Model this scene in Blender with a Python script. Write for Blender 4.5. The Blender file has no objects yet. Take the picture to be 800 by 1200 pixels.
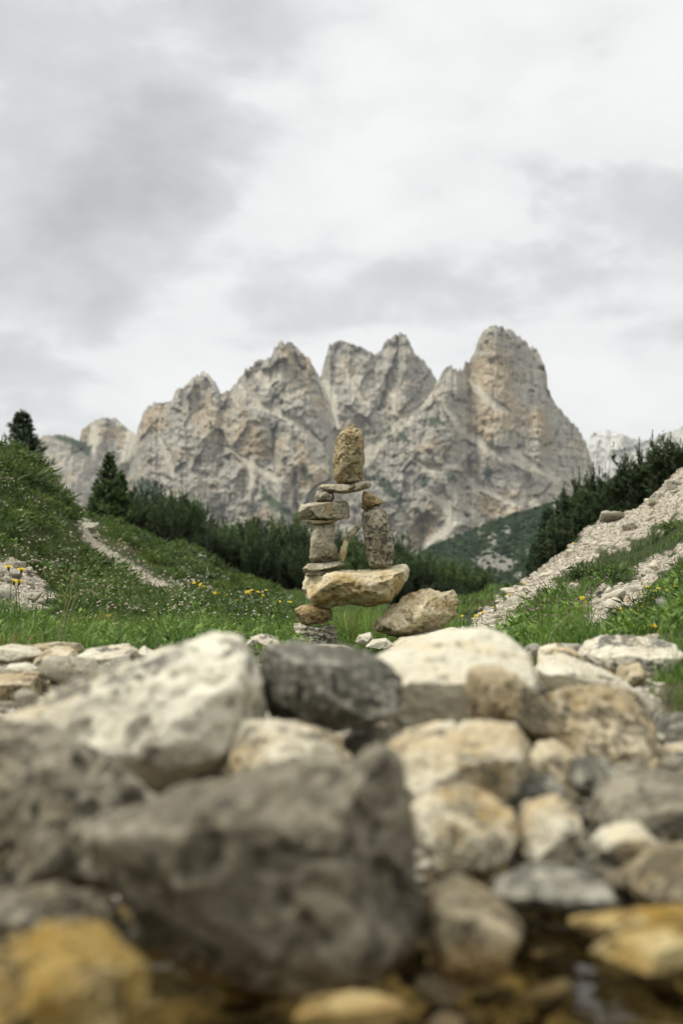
import bpy, bmesh, math, random
import numpy as np
from mathutils import Vector

random.seed(7)
RNG = np.random.default_rng(7)
SC = bpy.context.scene
COL = SC.collection

# ------------------------------------------------------------------ camera
H = 0.32                      # lens height above the pool
FPX = 1667.0                  # focal length in photograph pixels (50 mm on a 36 mm tall frame)
PITCH = math.atan(80.0 / FPX)
cam = bpy.data.cameras.new("camera")
cam.sensor_fit = 'VERTICAL'
cam.sensor_height = 36.0
cam.sensor_width = 24.0
cam.lens = 50.0
cam.clip_start = 0.05
cam.clip_end = 60000.0
cam.dof.use_dof = True
cam.dof.focus_distance = 6.3
cam.dof.aperture_fstop = 4.0
cam_ob = bpy.data.objects.new("camera", cam)
cam_ob.location = (0, 0, H)
cam_ob.rotation_euler = (math.pi / 2 + PITCH, 0, 0)
COL.objects.link(cam_ob)
SC.camera = cam_ob

CP, SP = math.cos(PITCH), math.sin(PITCH)


def ray(px, py):
    a = (np.asarray(px, float) - 400.0) / FPX
    b = (600.0 - np.asarray(py, float)) / FPX
    yy = CP - b * SP
    zz = SP + b * CP
    return a / yy, zz / yy


def P(px, py, d):
    x, z = ray(px, py)
    return np.stack(np.broadcast_arrays(x * d, np.asarray(d, float) + 0 * x, H + z * d), -1)


def proj(p):
    p = np.asarray(p, float)
    x, y, z = p[..., 0], p[..., 1], p[..., 2] - H
    f = y * CP + z * SP
    u = -y * SP + z * CP
    f = np.where(np.abs(f) < 1e-6, 1e-6, f)
    return 400 + FPX * x / f, 600 - FPX * u / f


HAZE = 0.00004

# ------------------------------------------------------------------ sky and sun
SUN_AZ, SUN_EL = math.radians(-84), math.radians(56)      # azimuth from +Y towards +X
sx, sy, sz = math.sin(SUN_AZ) * math.cos(SUN_EL), math.cos(SUN_AZ) * math.cos(SUN_EL), math.sin(SUN_EL)
sun = bpy.data.lights.new("sun", 'SUN')
sun.energy = 2.3
sun.angle = math.radians(10)
sun.color = (1.0, 0.96, 0.9)
sun_ob = bpy.data.objects.new("sun", sun)
sun_ob.rotation_euler = Vector((sx, sy, sz)).to_track_quat('Z', 'Y').to_euler()
COL.objects.link(sun_ob)

world = bpy.data.worlds.new("World")
SC.world = world
world.use_nodes = True


class NT:
    """small helper for writing node trees"""
    def __init__(self, tree):
        self.t = tree
        tree.nodes.clear()

    def n(self, kind, **kw):
        node = self.t.nodes.new(kind)
        for k, v in kw.items():
            if k.startswith('i_'):
                key = k[2:]
                key = int(key) if key.isdigit() else key.replace('_', ' ')
                self.put(node.inputs[key], v)
            else:
                setattr(node, k, v)
        return node

    def put(self, sock, v):
        if isinstance(v, bpy.types.NodeSocket):
            self.t.links.new(v, sock)
        elif isinstance(v, bpy.types.Node):
            self.t.links.new(v.outputs[0], sock)
        else:
            sock.default_value = v

    def math(self, op, a, b=None, clamp=False):
        m = self.n('ShaderNodeMath', operation=op, use_clamp=clamp)
        self.put(m.inputs[0], a)
        if b is not None:
            self.put(m.inputs[1], b)
        return m.outputs[0]

    def vmath(self, op, a, b=None):
        m = self.n('ShaderNodeVectorMath', operation=op)
        self.put(m.inputs[0], a)
        if b is not None:
            self.put(m.inputs[1], b)
        return m.outputs['Value'] if op in ('DOT_PRODUCT', 'LENGTH') else m.outputs[0]

    def noise(self, vec, scale, detail=4, rough=0.55, dist=0.0, dim='3D'):
        m = self.n('ShaderNodeTexNoise', noise_dimensions=dim)
        self.put(m.inputs['Vector'], vec)
        m.inputs['Scale'].default_value = scale
        m.inputs['Detail'].default_value = detail
        m.inputs['Roughness'].default_value = rough
        m.inputs['Distortion'].default_value = dist
        return m.outputs['Fac']

    def ramp(self, v, lo, hi, a=0.0, b=1.0, smooth=True):
        m = self.n('ShaderNodeMapRange', interpolation_type='SMOOTHSTEP' if smooth else 'LINEAR')
        self.put(m.inputs['Value'], v)
        m.inputs['From Min'].default_value = lo
        m.inputs['From Max'].default_value = hi
        m.inputs['To Min'].default_value = a
        m.inputs['To Max'].default_value = b
        return m.outputs[0]

    def mix(self, fac, a, b):
        m = self.n('ShaderNodeMix', data_type='RGBA')
        self.put(m.inputs[0], fac)
        for s, v in ((m.inputs[6], a), (m.inputs[7], b)):
            if isinstance(v, tuple):
                v = v + (1.0,) if len(v) == 3 else v
            self.put(s, v)
        return m.outputs[2]


w = NT(world.node_tree)
tc = w.n('ShaderNodeTexCoord')
dirv = tc.outputs['Generated']
sky = w.n('ShaderNodeTexSky', sky_type='NISHITA', sun_disc=False, sun_elevation=SUN_EL, sun_rotation=SUN_AZ)
sep = w.n('ShaderNodeSeparateXYZ', i_0=dirv)
el = w.math('MAXIMUM', sep.outputs[2], 0.0)
flat = w.n('ShaderNodeMapping', i_Vector=dirv)
flat.inputs['Scale'].default_value = (3.2, 3.2, 6.0)
pw = flat.outputs[0]
big = w.noise(w.vmath('ADD', pw, (3.1, 7.7, 0.0)), 0.9, 3, 0.5)
mid = w.noise(w.vmath('ADD', pw, (1.4, 2.2, 0.0)), 2.1, 8, 0.5, 0.25)
fib = w.noise(w.vmath('ADD', pw, (6.4, 1.2, 3.0)), 5.5, 8, 0.55, 0.2)


def lobe(px, py, deg, amt):
    """a bank of cloud in one part of the sky"""
    x, z = ray(px, py)
    v = Vector((float(x), 1.0, float(z))).normalized()
    d = w.vmath('DOT_PRODUCT', dirv, tuple(v))
    return w.ramp(d, math.cos(math.radians(deg)), 1.0, 0.0, amt)


dens = w.math('ADD', w.math('MULTIPLY', w.ramp(big, 0.3, 0.7), 0.40), w.math('ADD', w.math('MULTIPLY', w.ramp(mid, 0.41, 0.59), 0.36), w.math('SUBTRACT', w.math('MULTIPLY', fib, 0.84), 0.24)))
for lb in ((-40, 130, 17, 0.50), (60, 300, 8, 0.12), (330, 60, 6, 0.08), (110, 270, 6, 0.14), (350, 285, 6, 0.06), (770, 160, 8, 0.20), (560, 300, 5, 0.08),
           (380, 185, 6, -0.20), (520, 30, 8, -0.20), (300, 390, 8, -0.08), (40, 420, 6, -0.07), (760, 420, 6, -0.06)):
    dens = w.math('ADD', dens, lobe(*lb))
cr = w.n('ShaderNodeValToRGB', i_Fac=w.math('MULTIPLY', dens, 0.64))
cr.color_ramp.elements[0].position = 0.20
cr.color_ramp.elements[0].color = (0.655, 0.657, 0.648, 1)
cr.color_ramp.elements[1].position = 1.0
cr.color_ramp.elements[1].color = (0.330, 0.337, 0.343, 1)
e = cr.color_ramp.elements.new(0.43)
e.color = (0.60, 0.604, 0.60, 1)
e = cr.color_ramp.elements.new(0.59)
e.color = (0.475, 0.481, 0.483, 1)
# an overcast sky is brighter towards the zenith
grad = w.ramp(sep.outputs[2], 0.36, 1.0, 1.0, 2.2, smooth=True)
below = w.ramp(sep.outputs[2], -0.12, -0.01, 0.35, 1.0)
ccol = w.vmath('SCALE', cr.outputs[0])
w.put(ccol.node.inputs['Scale'], w.math('MULTIPLY', grad, below))
bg1 = w.n('ShaderNodeBackground', i_Color=sky.outputs[0], i_Strength=0.1)
bg2 = w.n('ShaderNodeBackground', i_Color=ccol, i_Strength=1.0)
mx = w.n('ShaderNodeMixShader', i_Fac=0.95)
w.put(mx.inputs[1], bg1)
w.put(mx.inputs[2], bg2)
wo = w.n('ShaderNodeOutputWorld')
w.put(wo.inputs[0], mx)

SC.view_settings.view_transform = 'Standard'
SC.view_settings.look = 'None'
SC.view_settings.exposure = 0.55
SC.view_settings.gamma = 1.0
SC.render.engine = 'CYCLES'
try:
    SC.cycles.use_denoising = True
    SC.cycles.max_bounces = 6
    SC.cycles.transparent_max_bounces = 12
except Exception:
    pass


# ------------------------------------------------------------------ numpy noise
def _hash(ix, iy, iz, seed):
    h = (ix.astype(np.int64) * 374761393 + iy.astype(np.int64) * 668265263 + iz.astype(np.int64) * 2147483647 + seed * 1274126177) & 0xFFFFFFFF
    h = ((h ^ (h >> 13)) * 1274126177) & 0xFFFFFFFF
    h = ((h ^ (h >> 16)) * 2246822519) & 0xFFFFFFFF
    return h ^ (h >> 15)


_G = RNG.normal(size=(64, 3))
_G /= np.linalg.norm(_G, axis=1)[:, None]


def perlin(p, seed=0):
    p = np.asarray(p, float)
    i = np.floor(p)
    f = p - i
    u = f * f * f * (f * (f * 6 - 15) + 10)
    i = i.astype(np.int64)
    out = 0
    for dx in (0, 1):
        wx = u[..., 0] if dx else 1 - u[..., 0]
        for dy in (0, 1):
            wy = u[..., 1] if dy else 1 - u[..., 1]
            for dz in (0, 1):
                wz = u[..., 2] if dz else 1 - u[..., 2]
                g = _G[_hash(i[..., 0] + dx, i[..., 1] + dy, i[..., 2] + dz, seed) & 63]
                dot = g[..., 0] * (f[..., 0] - dx) + g[..., 1] * (f[..., 1] - dy) + g[..., 2] * (f[..., 2] - dz)
                out = out + wx * wy * wz * dot
    return out * 1.6


def fbm(p, octaves=4, seed=0, gain=0.5):
    a, s, out = 1.0, 1.0, 0
    for o in range(octaves):
        out = out + a * perlin(np.asarray(p) * s + 17.3 * o, seed + o)
        a *= gain
        s *= 2.03
    return out


def ridged(p, octaves=4, seed=0, gain=0.5):
    a, s, out = 1.0, 1.0, 0
    for o in range(octaves):
        out = out + a * (1 - np.abs(perlin(np.asarray(p) * s + 9.1 * o, seed + o)) * 2)
        a *= gain
        s *= 2.05
    return out


def sstep(x, a, b):
    t = np.clip((x - a) / (b - a), 0, 1)
    return t * t * (3 - 2 * t)


def poly_sd(px, py, poly):
    """signed distance to a polygon, positive inside"""
    px = np.asarray(px, float)
    py = np.asarray(py, float)
    inside = np.zeros(px.shape, bool)
    best = np.full(px.shape, 1e18)
    n = len(poly)
    for i in range(n):
        x0, y0 = poly[i]
        x1, y1 = poly[(i + 1) % n]
        ex, ey = x1 - x0, y1 - y0
        t = np.clip(((px - x0) * ex + (py - y0) * ey) / (ex * ex + ey * ey + 1e-9), 0, 1)
        best = np.minimum(best, (px - x0 - t * ex) ** 2 + (py - y0 - t * ey) ** 2)
        c = (y0 > py) != (y1 > py)
        inside ^= c & (px < (x1 - x0) * (py - y0) / ((y1 - y0) if y1 != y0 else 1e-9) + x0)
    return np.sqrt(best) * np.where(inside, 1, -1)


# ------------------------------------------------------------------ mesh helpers
def mesh_np(name, v, faces, mat=None, smooth=True, attrs=None):
    """faces: list of int arrays (n,3) / (n,4)"""
    v = np.asarray(v, np.float32)
    m = bpy.data.meshes.new(name)
    faces = [np.asarray(f, np.int32) for f in faces if len(f)]
    tot = np.concatenate([np.full(len(f), f.shape[1], np.int32) for f in faces])
    idx = np.concatenate([f.ravel() for f in faces])
    m.vertices.add(len(v))
    m.vertices.foreach_set('co', v.ravel())
    m.loops.add(len(idx))
    m.loops.foreach_set('vertex_index', idx)
    m.polygons.add(len(tot))
    m.polygons.foreach_set('loop_start', np.concatenate([[0], np.cumsum(tot)[:-1]]).astype(np.int32))
    try:
        m.polygons.foreach_set('loop_total', tot)
    except Exception:
        pass
    m.update(calc_edges=True)
    m.polygons.foreach_set('use_smooth', np.full(len(tot), smooth))
    for k, a in (attrs or {}).items():
        at = m.attributes.new(k, 'FLOAT', 'POINT')
        at.data.foreach_set('value', np.asarray(a, np.float32).ravel())
    if mat:
        m.materials.append(mat)
    return m


def link(name, mesh, parent=None, loc=None, **props):
    o = bpy.data.objects.new(name, mesh)
    COL.objects.link(o)
    if parent is not None:
        o.parent = parent
    if loc is not None:
        o.location = loc
    for k, val in props.items():
        if val is not None:
            o[k] = val
    return o


def grid_faces(nu, nv):
    a = np.arange(nu * nv).reshape(nv, nu)
    return np.stack([a[:-1, :-1], a[:-1, 1:], a[1:, 1:], a[1:, :-1]], -1).reshape(-1, 4)


_ICO = {}


def ico(n):
    if n not in _ICO:
        bm = bmesh.new()
        bmesh.ops.create_icosphere(bm, subdivisions=n, radius=1.0)
        v = np.array([x.co[:] for x in bm.verts])
        f = np.array([[q.index for q in x.verts] for x in bm.faces])
        bm.free()
        _ICO[n] = (v, f)
    return _ICO[n]


def vnormals(v, f):
    a, b, c = v[f[:, 0]], v[f[:, 1]], v[f[:, 2]]
    fn = np.cross(b - a, c - a)
    n = np.zeros_like(v)
    for k in range(3):
        np.add.at(n, f[:, k], fn)
    return n / (np.linalg.norm(n, axis=1)[:, None] + 1e-12)


# ------------------------------------------------------------------ materials
def new_mat(name):
    m = bpy.data.materials.new(name)
    m.use_nodes = True
    return m, NT(m.node_tree)


def finish(t, shader):
    o = t.n('ShaderNodeOutputMaterial')
    t.put(o.inputs[0], shader)


def stone_mat(name, base, pale, dark, ochre, ochre_amt=0.4, lichen=0.4, scale=1.0, speck=0.3, stain=True, bump=0.9, vein=0.0):
    m, t = new_mat(name)
    tc = t.n('ShaderNodeTexCoord')
    oi = t.n('ShaderNodeObjectInfo')
    off = t.n('ShaderNodeCombineXYZ', i_0=t.math('MULTIPLY', oi.outputs['Random'], 37.0), i_1=t.math('MULTIPLY', oi.outputs['Random'], 91.0), i_2=0.0)
    co = t.vmath('ADD', tc.outputs['Object'], off.outputs[0])
    n1 = t.noise(co, 9 * scale, 7, 0.62, 0.4)
    n2 = t.noise(t.vmath('ADD', co, (5.0, 1.0, 2.0)), 6 * scale, 5, 0.6, 0.3)
    n3 = t.noise(t.vmath('ADD', co, (1.0, 9.0, 4.0)), 26 * scale, 8, 0.68, 0.3)
    n4 = t.noise(t.vmath('ADD', co, (8.0, 3.0, 6.0)), 60 * scale, 5, 0.6)
    n5 = t.noise(t.vmath('ADD', co, (2.0, 6.0, 1.0)), 220 * scale, 3, 0.6)
    c = t.mix(t.ramp(n1, 0.40, 0.60), base, pale)
    c = t.mix(t.math('MULTIPLY', t.ramp(n2, 0.60 - 0.3 * ochre_amt, 0.78 - 0.3 * ochre_amt), min(1.0, ochre_amt * 1.6)), c, ochre)
    # lichen: blotches broken up by finer noise
    lm = t.math('ADD', t.math('MULTIPLY', n3, 0.5), t.math('ADD', t.math('MULTIPLY', n1, 0.2), t.math('MULTIPLY', n2, 0.3)))
    c = t.mix(t.math('MULTIPLY', t.ramp(lm, 0.595 - 0.17 * lichen, 0.635 - 0.17 * lichen), 0.88), c, dark)
    # pale crustose specks
    c = t.mix(t.math('MULTIPLY', t.ramp(n4, 0.565, 0.63), speck), c, pale)
    # grain
    c = t.mix(t.ramp(n5, 0.35, 0.65, 0.0, 0.4), c, t.mix(0.5, c, dark))
    if vein:
        vv = t.n('ShaderNodeTexVoronoi', feature='DISTANCE_TO_EDGE', i_Vector=t.vmath('ADD', co, t.vmath('SCALE', t.n('ShaderNodeTexNoise', i_Vector=co, i_Scale=8.0).outputs['Color'])), i_Scale=9.0 * scale)
        c = t.mix(t.math('MULTIPLY', t.ramp(vv.outputs[0], 0.0, 0.035, 1.0, 0.0), vein), c, dark)
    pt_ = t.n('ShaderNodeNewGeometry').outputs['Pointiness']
    c = t.mix(t.ramp(pt_, 0.495, 0.44, 0.0, 0.75), c, t.mix(0.65, c, (0.03, 0.026, 0.018)))  # crevice shade and dirt painted into the colour by curvature
    c = t.mix(t.ramp(pt_, 0.51, 0.56, 0.0, 0.5), c, pale)  # edge highlight and wear painted in with the pale tone
    c = t.vmath('MULTIPLY', c, (0.985, 1.005, 0.95))
    rough = 0.88
    if stain:
        g = t.n('ShaderNodeNewGeometry')
        gz = t.n('ShaderNodeSeparateXYZ', i_0=g.outputs['Position'])
        gy = gz.outputs[1]
        near = t.ramp(gy, 1.5, 1.9, 1.0, 0.0)
        z = t.math('ADD', gz.outputs[2], t.math('MULTIPLY', t.math('SUBTRACT', n2, 0.5), 0.16))
        alg = t.math('MULTIPLY', t.ramp(z, 0.005, 0.05, 1.0, 0.0), near)
        c = t.mix(t.math('MULTIPLY', alg, 0.72), c, (0.23, 0.125, 0.016))
        wet = t.math('MULTIPLY', t.ramp(z, -0.01, 0.025, 1.0, 0.0), near)
        c = t.mix(t.math('MULTIPLY', wet, 0.55), c, t.mix(0.75, c, (0.02, 0.016, 0.008)))
        rough = t.math('SUBTRACT', 0.88, t.math('MULTIPLY', wet, 0.55))
    hgt = t.math('ADD', t.math('MULTIPLY', n3, 1.0), t.math('ADD', t.math('MULTIPLY', n4, 0.45), t.math('MULTIPLY', n5, 0.16)))
    bp = t.n('ShaderNodeBump', i_Height=hgt, i_Strength=bump, i_Distance=0.012 / scale)
    b = t.n('ShaderNodeBsdfPrincipled', i_Base_Color=c, i_Roughness=rough, i_Normal=bp.outputs[0])
    b.inputs['Specular IOR Level'].default_value = 0.3
    finish(t, b)
    return m


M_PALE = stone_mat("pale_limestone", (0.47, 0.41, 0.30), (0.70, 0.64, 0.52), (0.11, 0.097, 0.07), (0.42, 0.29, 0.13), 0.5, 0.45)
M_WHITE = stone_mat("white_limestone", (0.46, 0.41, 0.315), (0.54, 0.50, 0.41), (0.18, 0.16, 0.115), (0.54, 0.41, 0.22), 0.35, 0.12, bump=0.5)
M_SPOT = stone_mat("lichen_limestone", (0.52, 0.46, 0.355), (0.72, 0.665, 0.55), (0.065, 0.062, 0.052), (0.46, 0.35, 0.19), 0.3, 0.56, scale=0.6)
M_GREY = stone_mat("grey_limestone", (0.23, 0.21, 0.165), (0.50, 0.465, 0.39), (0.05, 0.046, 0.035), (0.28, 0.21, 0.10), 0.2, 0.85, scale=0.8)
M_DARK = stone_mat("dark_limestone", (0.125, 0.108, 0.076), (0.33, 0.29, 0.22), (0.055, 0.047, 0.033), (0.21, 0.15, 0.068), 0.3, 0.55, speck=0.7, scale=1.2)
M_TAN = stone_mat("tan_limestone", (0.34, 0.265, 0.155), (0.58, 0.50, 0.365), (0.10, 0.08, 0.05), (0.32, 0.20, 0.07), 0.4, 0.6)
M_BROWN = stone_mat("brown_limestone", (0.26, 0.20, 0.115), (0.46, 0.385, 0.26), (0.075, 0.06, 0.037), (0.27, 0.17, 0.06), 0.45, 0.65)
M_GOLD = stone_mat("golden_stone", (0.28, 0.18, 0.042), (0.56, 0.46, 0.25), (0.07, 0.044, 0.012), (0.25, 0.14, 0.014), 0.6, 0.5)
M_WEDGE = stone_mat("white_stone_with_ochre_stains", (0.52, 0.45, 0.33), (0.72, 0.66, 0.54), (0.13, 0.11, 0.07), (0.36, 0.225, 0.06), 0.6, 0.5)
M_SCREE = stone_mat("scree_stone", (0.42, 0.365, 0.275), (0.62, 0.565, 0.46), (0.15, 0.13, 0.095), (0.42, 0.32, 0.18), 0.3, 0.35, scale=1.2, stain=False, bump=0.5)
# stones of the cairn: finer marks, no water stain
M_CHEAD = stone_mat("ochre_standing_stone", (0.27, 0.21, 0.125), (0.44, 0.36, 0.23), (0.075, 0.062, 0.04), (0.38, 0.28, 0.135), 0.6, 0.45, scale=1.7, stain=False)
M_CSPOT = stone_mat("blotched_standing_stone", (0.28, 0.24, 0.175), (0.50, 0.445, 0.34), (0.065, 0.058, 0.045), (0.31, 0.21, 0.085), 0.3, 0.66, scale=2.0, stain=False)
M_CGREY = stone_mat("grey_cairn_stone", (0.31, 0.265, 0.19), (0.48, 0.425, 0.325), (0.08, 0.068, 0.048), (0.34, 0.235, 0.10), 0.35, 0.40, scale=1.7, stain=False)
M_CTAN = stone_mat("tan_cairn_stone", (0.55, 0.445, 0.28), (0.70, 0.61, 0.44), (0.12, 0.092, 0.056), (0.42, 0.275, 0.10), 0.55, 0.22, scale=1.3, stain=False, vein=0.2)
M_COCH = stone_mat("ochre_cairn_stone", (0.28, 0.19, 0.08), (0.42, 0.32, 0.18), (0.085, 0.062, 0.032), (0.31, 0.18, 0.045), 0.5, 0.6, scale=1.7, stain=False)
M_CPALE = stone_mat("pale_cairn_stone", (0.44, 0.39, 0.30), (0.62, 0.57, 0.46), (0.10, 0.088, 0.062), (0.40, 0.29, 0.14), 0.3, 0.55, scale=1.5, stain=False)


# ------------------------------------------------------------------ terrain
PXC = np.array([-400, 0, 50, 100, 150, 200, 300, 400, 500, 600, 650, 700, 800, 1200], float)
rows = []          # (distance, z per column)


def zrow(d, vals):
    rows.append((d, np.array(vals, float)))


def prow(d, pys):
    _, z = ray(400.0, np.array(pys, float))
    rows.append((d, H + z * d))


zrow(0.2, [-0.08] * 14)
zrow(0.95, [-0.07] * 14)
zrow(1.2, [-0.05] * 14)
zrow(1.35, [-0.01] * 14)
zrow(1.55, [0.04] * 8 + [0.04, 0.03, 0.03, 0.02, 0.02, 0.02])
zrow(1.75, [0.085] * 8 + [0.085, 0.06, 0.05, 0.04, 0.03, 0.03])
zrow(2.05, [0.085] * 8 + [0.085, 0.06, 0.05, 0.04, 0.03, 0.03])
zrow(2.35, [0.055] * 8 + [0.055, 0.05, 0.04, 0.04, 0.035, 0.08])
zrow(2.55, [0.05] * 11 + [0.06, 0.10, 0.18])
zrow(3.0, [0.12, 0.08, 0.08, 0.08, 0.08, 0.07, 0.05, 0.05, 0.05, 0.06, 0.08, 0.09, 0.15, 0.26])
zrow(3.6, [0.2, 0.11, 0.11, 0.11, 0.10, 0.09, 0.06, 0.06, 0.06, 0.08, 0.10, 0.11, 0.17, 0.35])
prow(4.3, [690, 752, 754, 758, 762, 766, 775, 781, 779, 768, 758, 750, 735, 690])
prow(5, [640, 735, 738, 742, 745, 752, 760, 763, 762, 752, 743, 735, 722, 640])
prow(5.8, [610, 716, 722, 728, 734, 742, 750, 752, 751, 740, 728, 718, 700, 610])
prow(7, [560, 690, 698, 708, 718, 727, 735, 736, 734, 720, 708, 697, 672, 560])
prow(9, [480, 632, 650, 680, 696, 710, 724, 725, 724, 702, 684, 664, 630, 480])
prow(12, [380, 528, 550, 632, 670, 700, 716, 718, 716, 690, 655, 613, 556, 400])
prow(14.5, [400, 538, 560, 612, 652, 690, 713, 714, 713, 697, 670, 642, 592, 430])
prow(20, [420, 552, 570, 600, 614, 640, 690, 708, 708, 708, 690, 672, 635, 480])
prow(30, [440, 566, 584, 602, 617, 642, 682, 700, 703, 703, 695, 682, 655, 520])
prow(60, [560, 640, 650, 660, 670, 680, 695, 700, 700, 700, 698, 690, 680, 600])
zrow(150, [-6] * 14)
zrow(400, [-30] * 14)
zrow(1500, [-48] * 14)
zrow(9500, [-48] * 14)

TH_T = np.degrees(np.arctan((PXC - 400) / FPX))
th_dense = np.linspace(-17, 17, 521)
th_out = np.concatenate([np.linspace(17, 180, 60)[1:]])
TH = np.concatenate([-th_out[::-1], th_dense, th_out])
LR = np.concatenate([np.linspace(math.log(0.2), math.log(3), 90)[:-1], np.linspace(math.log(3), math.log(40), 330)[:-1], np.linspace(math.log(40), math.log(9500), 110)])
DR = np.exp(LR)
lrow = np.log([r[0] for r in rows])
ztab = np.stack([r[1] for r in rows])                                    # rows x columns
ths = np.clip(TH, TH_T[0], TH_T[-1])
zc = np.stack([np.interp(ths, TH_T, ztab[k]) for k in range(len(rows))])  # rows x TH
# away from the view the slopes level out into open ground
side = sstep(np.abs(TH), 25, 70)
mean = np.array([r[1][6] for r in rows])[:, None]
zc = zc * (1 - side) + (mean + (zc - mean) * 0.55) * side
Z = np.stack([np.interp(LR, lrow, zc[:, j]) for j in range(len(TH))], 1)


def blur(a, k, axis):
    ker = np.hanning(2 * k + 3)[1:-1]
    ker /= ker.sum()
    pad = [(0, 0), (0, 0)]
    pad[axis] = (k, k)
    b = np.pad(a, pad, mode='edge')
    out = np.zeros_like(a)
    for i, wgt in enumerate(ker):
        sl = [slice(None), slice(None)]
        sl[axis] = slice(i, i + a.shape[axis])
        out += wgt * b[tuple(sl)]
    return out


Z = blur(blur(Z, 9, 0), 12, 1)
thr = np.radians(TH)
# polar grid in which DR is the depth along the view for directions ahead, the radius elsewhere
cosd = np.where(np.abs(TH) < 60, np.cos(thr), 0.5)
RAD = DR[:, None] / cosd[None, :]
X = RAD * np.sin(thr)[None, :]
Y = RAD * np.cos(thr)[None, :]
pp = np.stack([X, Y, 0 * X], -1)
amp = np.clip(0.015 * DR[:, None], 0.004, 0.2) * np.where(DR[:, None] > 100, 8, 1)
Z = Z + amp * fbm(pp * (1.6 / np.clip(DR[:, None, None] / 8, 0.5, 60)), 4, 3) * 0.9
LOFF = np.interp(0, [0], [0])


def ground_z(x, y):
    x = np.asarray(x, float)
    y = np.asarray(y, float)
    th = np.degrees(np.arctan2(x, y))
    r = np.hypot(x, y)
    d = np.where(np.abs(th) < 60, r * np.cos(np.radians(th)), r * 0.5)
    fi = np.clip(np.interp(np.log(np.maximum(d, 1e-3)), LR, np.arange(len(LR))), 0, len(LR) - 1.001)
    fj = np.clip(np.interp(th, TH, np.arange(len(TH))), 0, len(TH) - 1.001)
    i, j = fi.astype(int), fj.astype(int)
    a, b = fi - i, fj - j
    return (Z[i, j] * (1 - a) * (1 - b) + Z[i + 1, j] * a * (1 - b) + Z[i, j + 1] * (1 - a) * b + Z[i + 1, j + 1] * a * b)


GRAVEL = [
    ([(530, 742), (600, 690), (660, 646), (700, 606), (745, 576), (820, 540), (820, 590), (775, 615), (735, 640), (700, 652), (672, 668), (650, 682), (638, 694), (612, 716), (590, 737), (560, 750)], 5, 14.5),
    ([(678, 742), (688, 705), (712, 690), (735, 680), (757, 658), (820, 632), (820, 652), (775, 668), (760, 690), (742, 712), (704, 742)], 4.5, 13),
    ([(94, 608), (104, 620), (118, 637), (150, 658), (185, 679), (225, 700), (262, 709), (310, 714), (300, 720), (240, 719), (212, 709), (180, 690), (150, 672), (112, 645), (98, 632)], 9.5, 16.5),
    ([(-40, 655), (20, 655), (50, 680), (72, 708), (40, 722), (-40, 722)], 5.4, 8.2),
    ([(90, 585), (100, 590), (112, 622), (98, 618)], 14, 20),
]
MOSSY = [([(596, 745), (634, 700), (655, 680), (700, 652), (745, 640), (772, 648), (757, 660), (735, 682), (700, 695), (688, 710), (676, 745)], 4, 14)]


def gravel_mask(p, grow=0.0):
    px, py = proj(p)
    d = p[..., 1]
    jit = fbm(np.stack([px / 14, py / 9, d * 0.3], -1), 4, 21) * 13
    m = np.zeros(px.shape)
    for poly, d0, d1 in GRAVEL:
        sd = poly_sd(px, py, poly) + (jit * 0.35 + 1.0 if d0 == 9.5 else jit) + grow
        m = np.maximum(m, sstep(sd, -3, 5) * (d > d0) * (d < d1))
    # the bed of the pool and the floor of the stone heap
    heap = sstep(d + 0.15 * jit / 13, 3.9, 3.5) * (np.abs(np.degrees(np.arctan2(p[..., 0], p[..., 1]))) < 100)
    bank = (sstep(px, 755, 790) * sstep(d, 2.42, 2.58))
    return np.maximum(m, heap * (1 - bank * (d > 2.0))), bank * heap


pt = np.stack([X, Y, Z], -1)
GM, BANK = gravel_mask(pt)
v = pt.reshape(-1, 3)
nv, nu = X.shape
gf = grid_faces(nu, nv)
# middle disc under the camera
v = np.vstack([v, [[0, 0, -0.08]]])
ci = len(v) - 1
fan = np.stack([np.full(nu - 1, ci), np.arange(1, nu), np.arange(0, nu - 1)], 1)

m_ground, t = new_mat("meadow_ground")
tcg = t.n('ShaderNodeTexCoord')
co = tcg.outputs['Object']
ga = t.n('ShaderNodeAttribute', attribute_name='gravel')
n1 = t.noise(co, 1.3, 6, 0.6)
n2 = t.noise(co, 9.0, 6, 0.65)
n3 = t.noise(co, 45.0, 5, 0.65)
vor = t.n('ShaderNodeTexVoronoi', i_Vector=co, i_Scale=38.0)
vsep = t.n('ShaderNodeSeparateColor', i_0=vor.outputs['Color'])
turf = t.mix(t.ramp(n1, 0.35, 0.65), (0.030, 0.048, 0.013), (0.062, 0.078, 0.022))
turf = t.mix(t.ramp(n2, 0.52, 0.72, 0, 0.55), turf, (0.085, 0.068, 0.034))
turf = t.mix(t.ramp(n3, 0.35, 0.7, 0, 0.6), turf, (0.018, 0.026, 0.009))
far = t.ramp(t.n('ShaderNodeSeparateXYZ', i_0=t.n('ShaderNodeNewGeometry').outputs['Position']).outputs[1], 60, 400)
turf = t.mix(far, turf, (0.045, 0.062, 0.028))
grv = t.mix(t.ramp(n2, 0.38, 0.62), (0.36, 0.315, 0.235), (0.54, 0.49, 0.395))
grv = t.mix(t.ramp(vsep.outputs[0], 0.2, 0.9, 0, 0.6), grv, (0.22, 0.18, 0.12))
grv = t.mix(t.ramp(n3, 0.52, 0.66, 0, 0.6), grv, (0.62, 0.57, 0.47))
gpos = t.n('ShaderNodeSeparateXYZ', i_0=t.n('ShaderNodeNewGeometry').outputs['Position'])
bed = t.ramp(gpos.outputs[1], 1.6, 2.6, 1.0, 0.0)
bedc = t.mix(t.ramp(n2, 0.35, 0.68), (0.085, 0.064, 0.03), (0.34, 0.245, 0.095))
bedc = t.mix(t.ramp(n3, 0.5, 0.7, 0, 0.7), bedc, (0.028, 0.024, 0.016))
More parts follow.
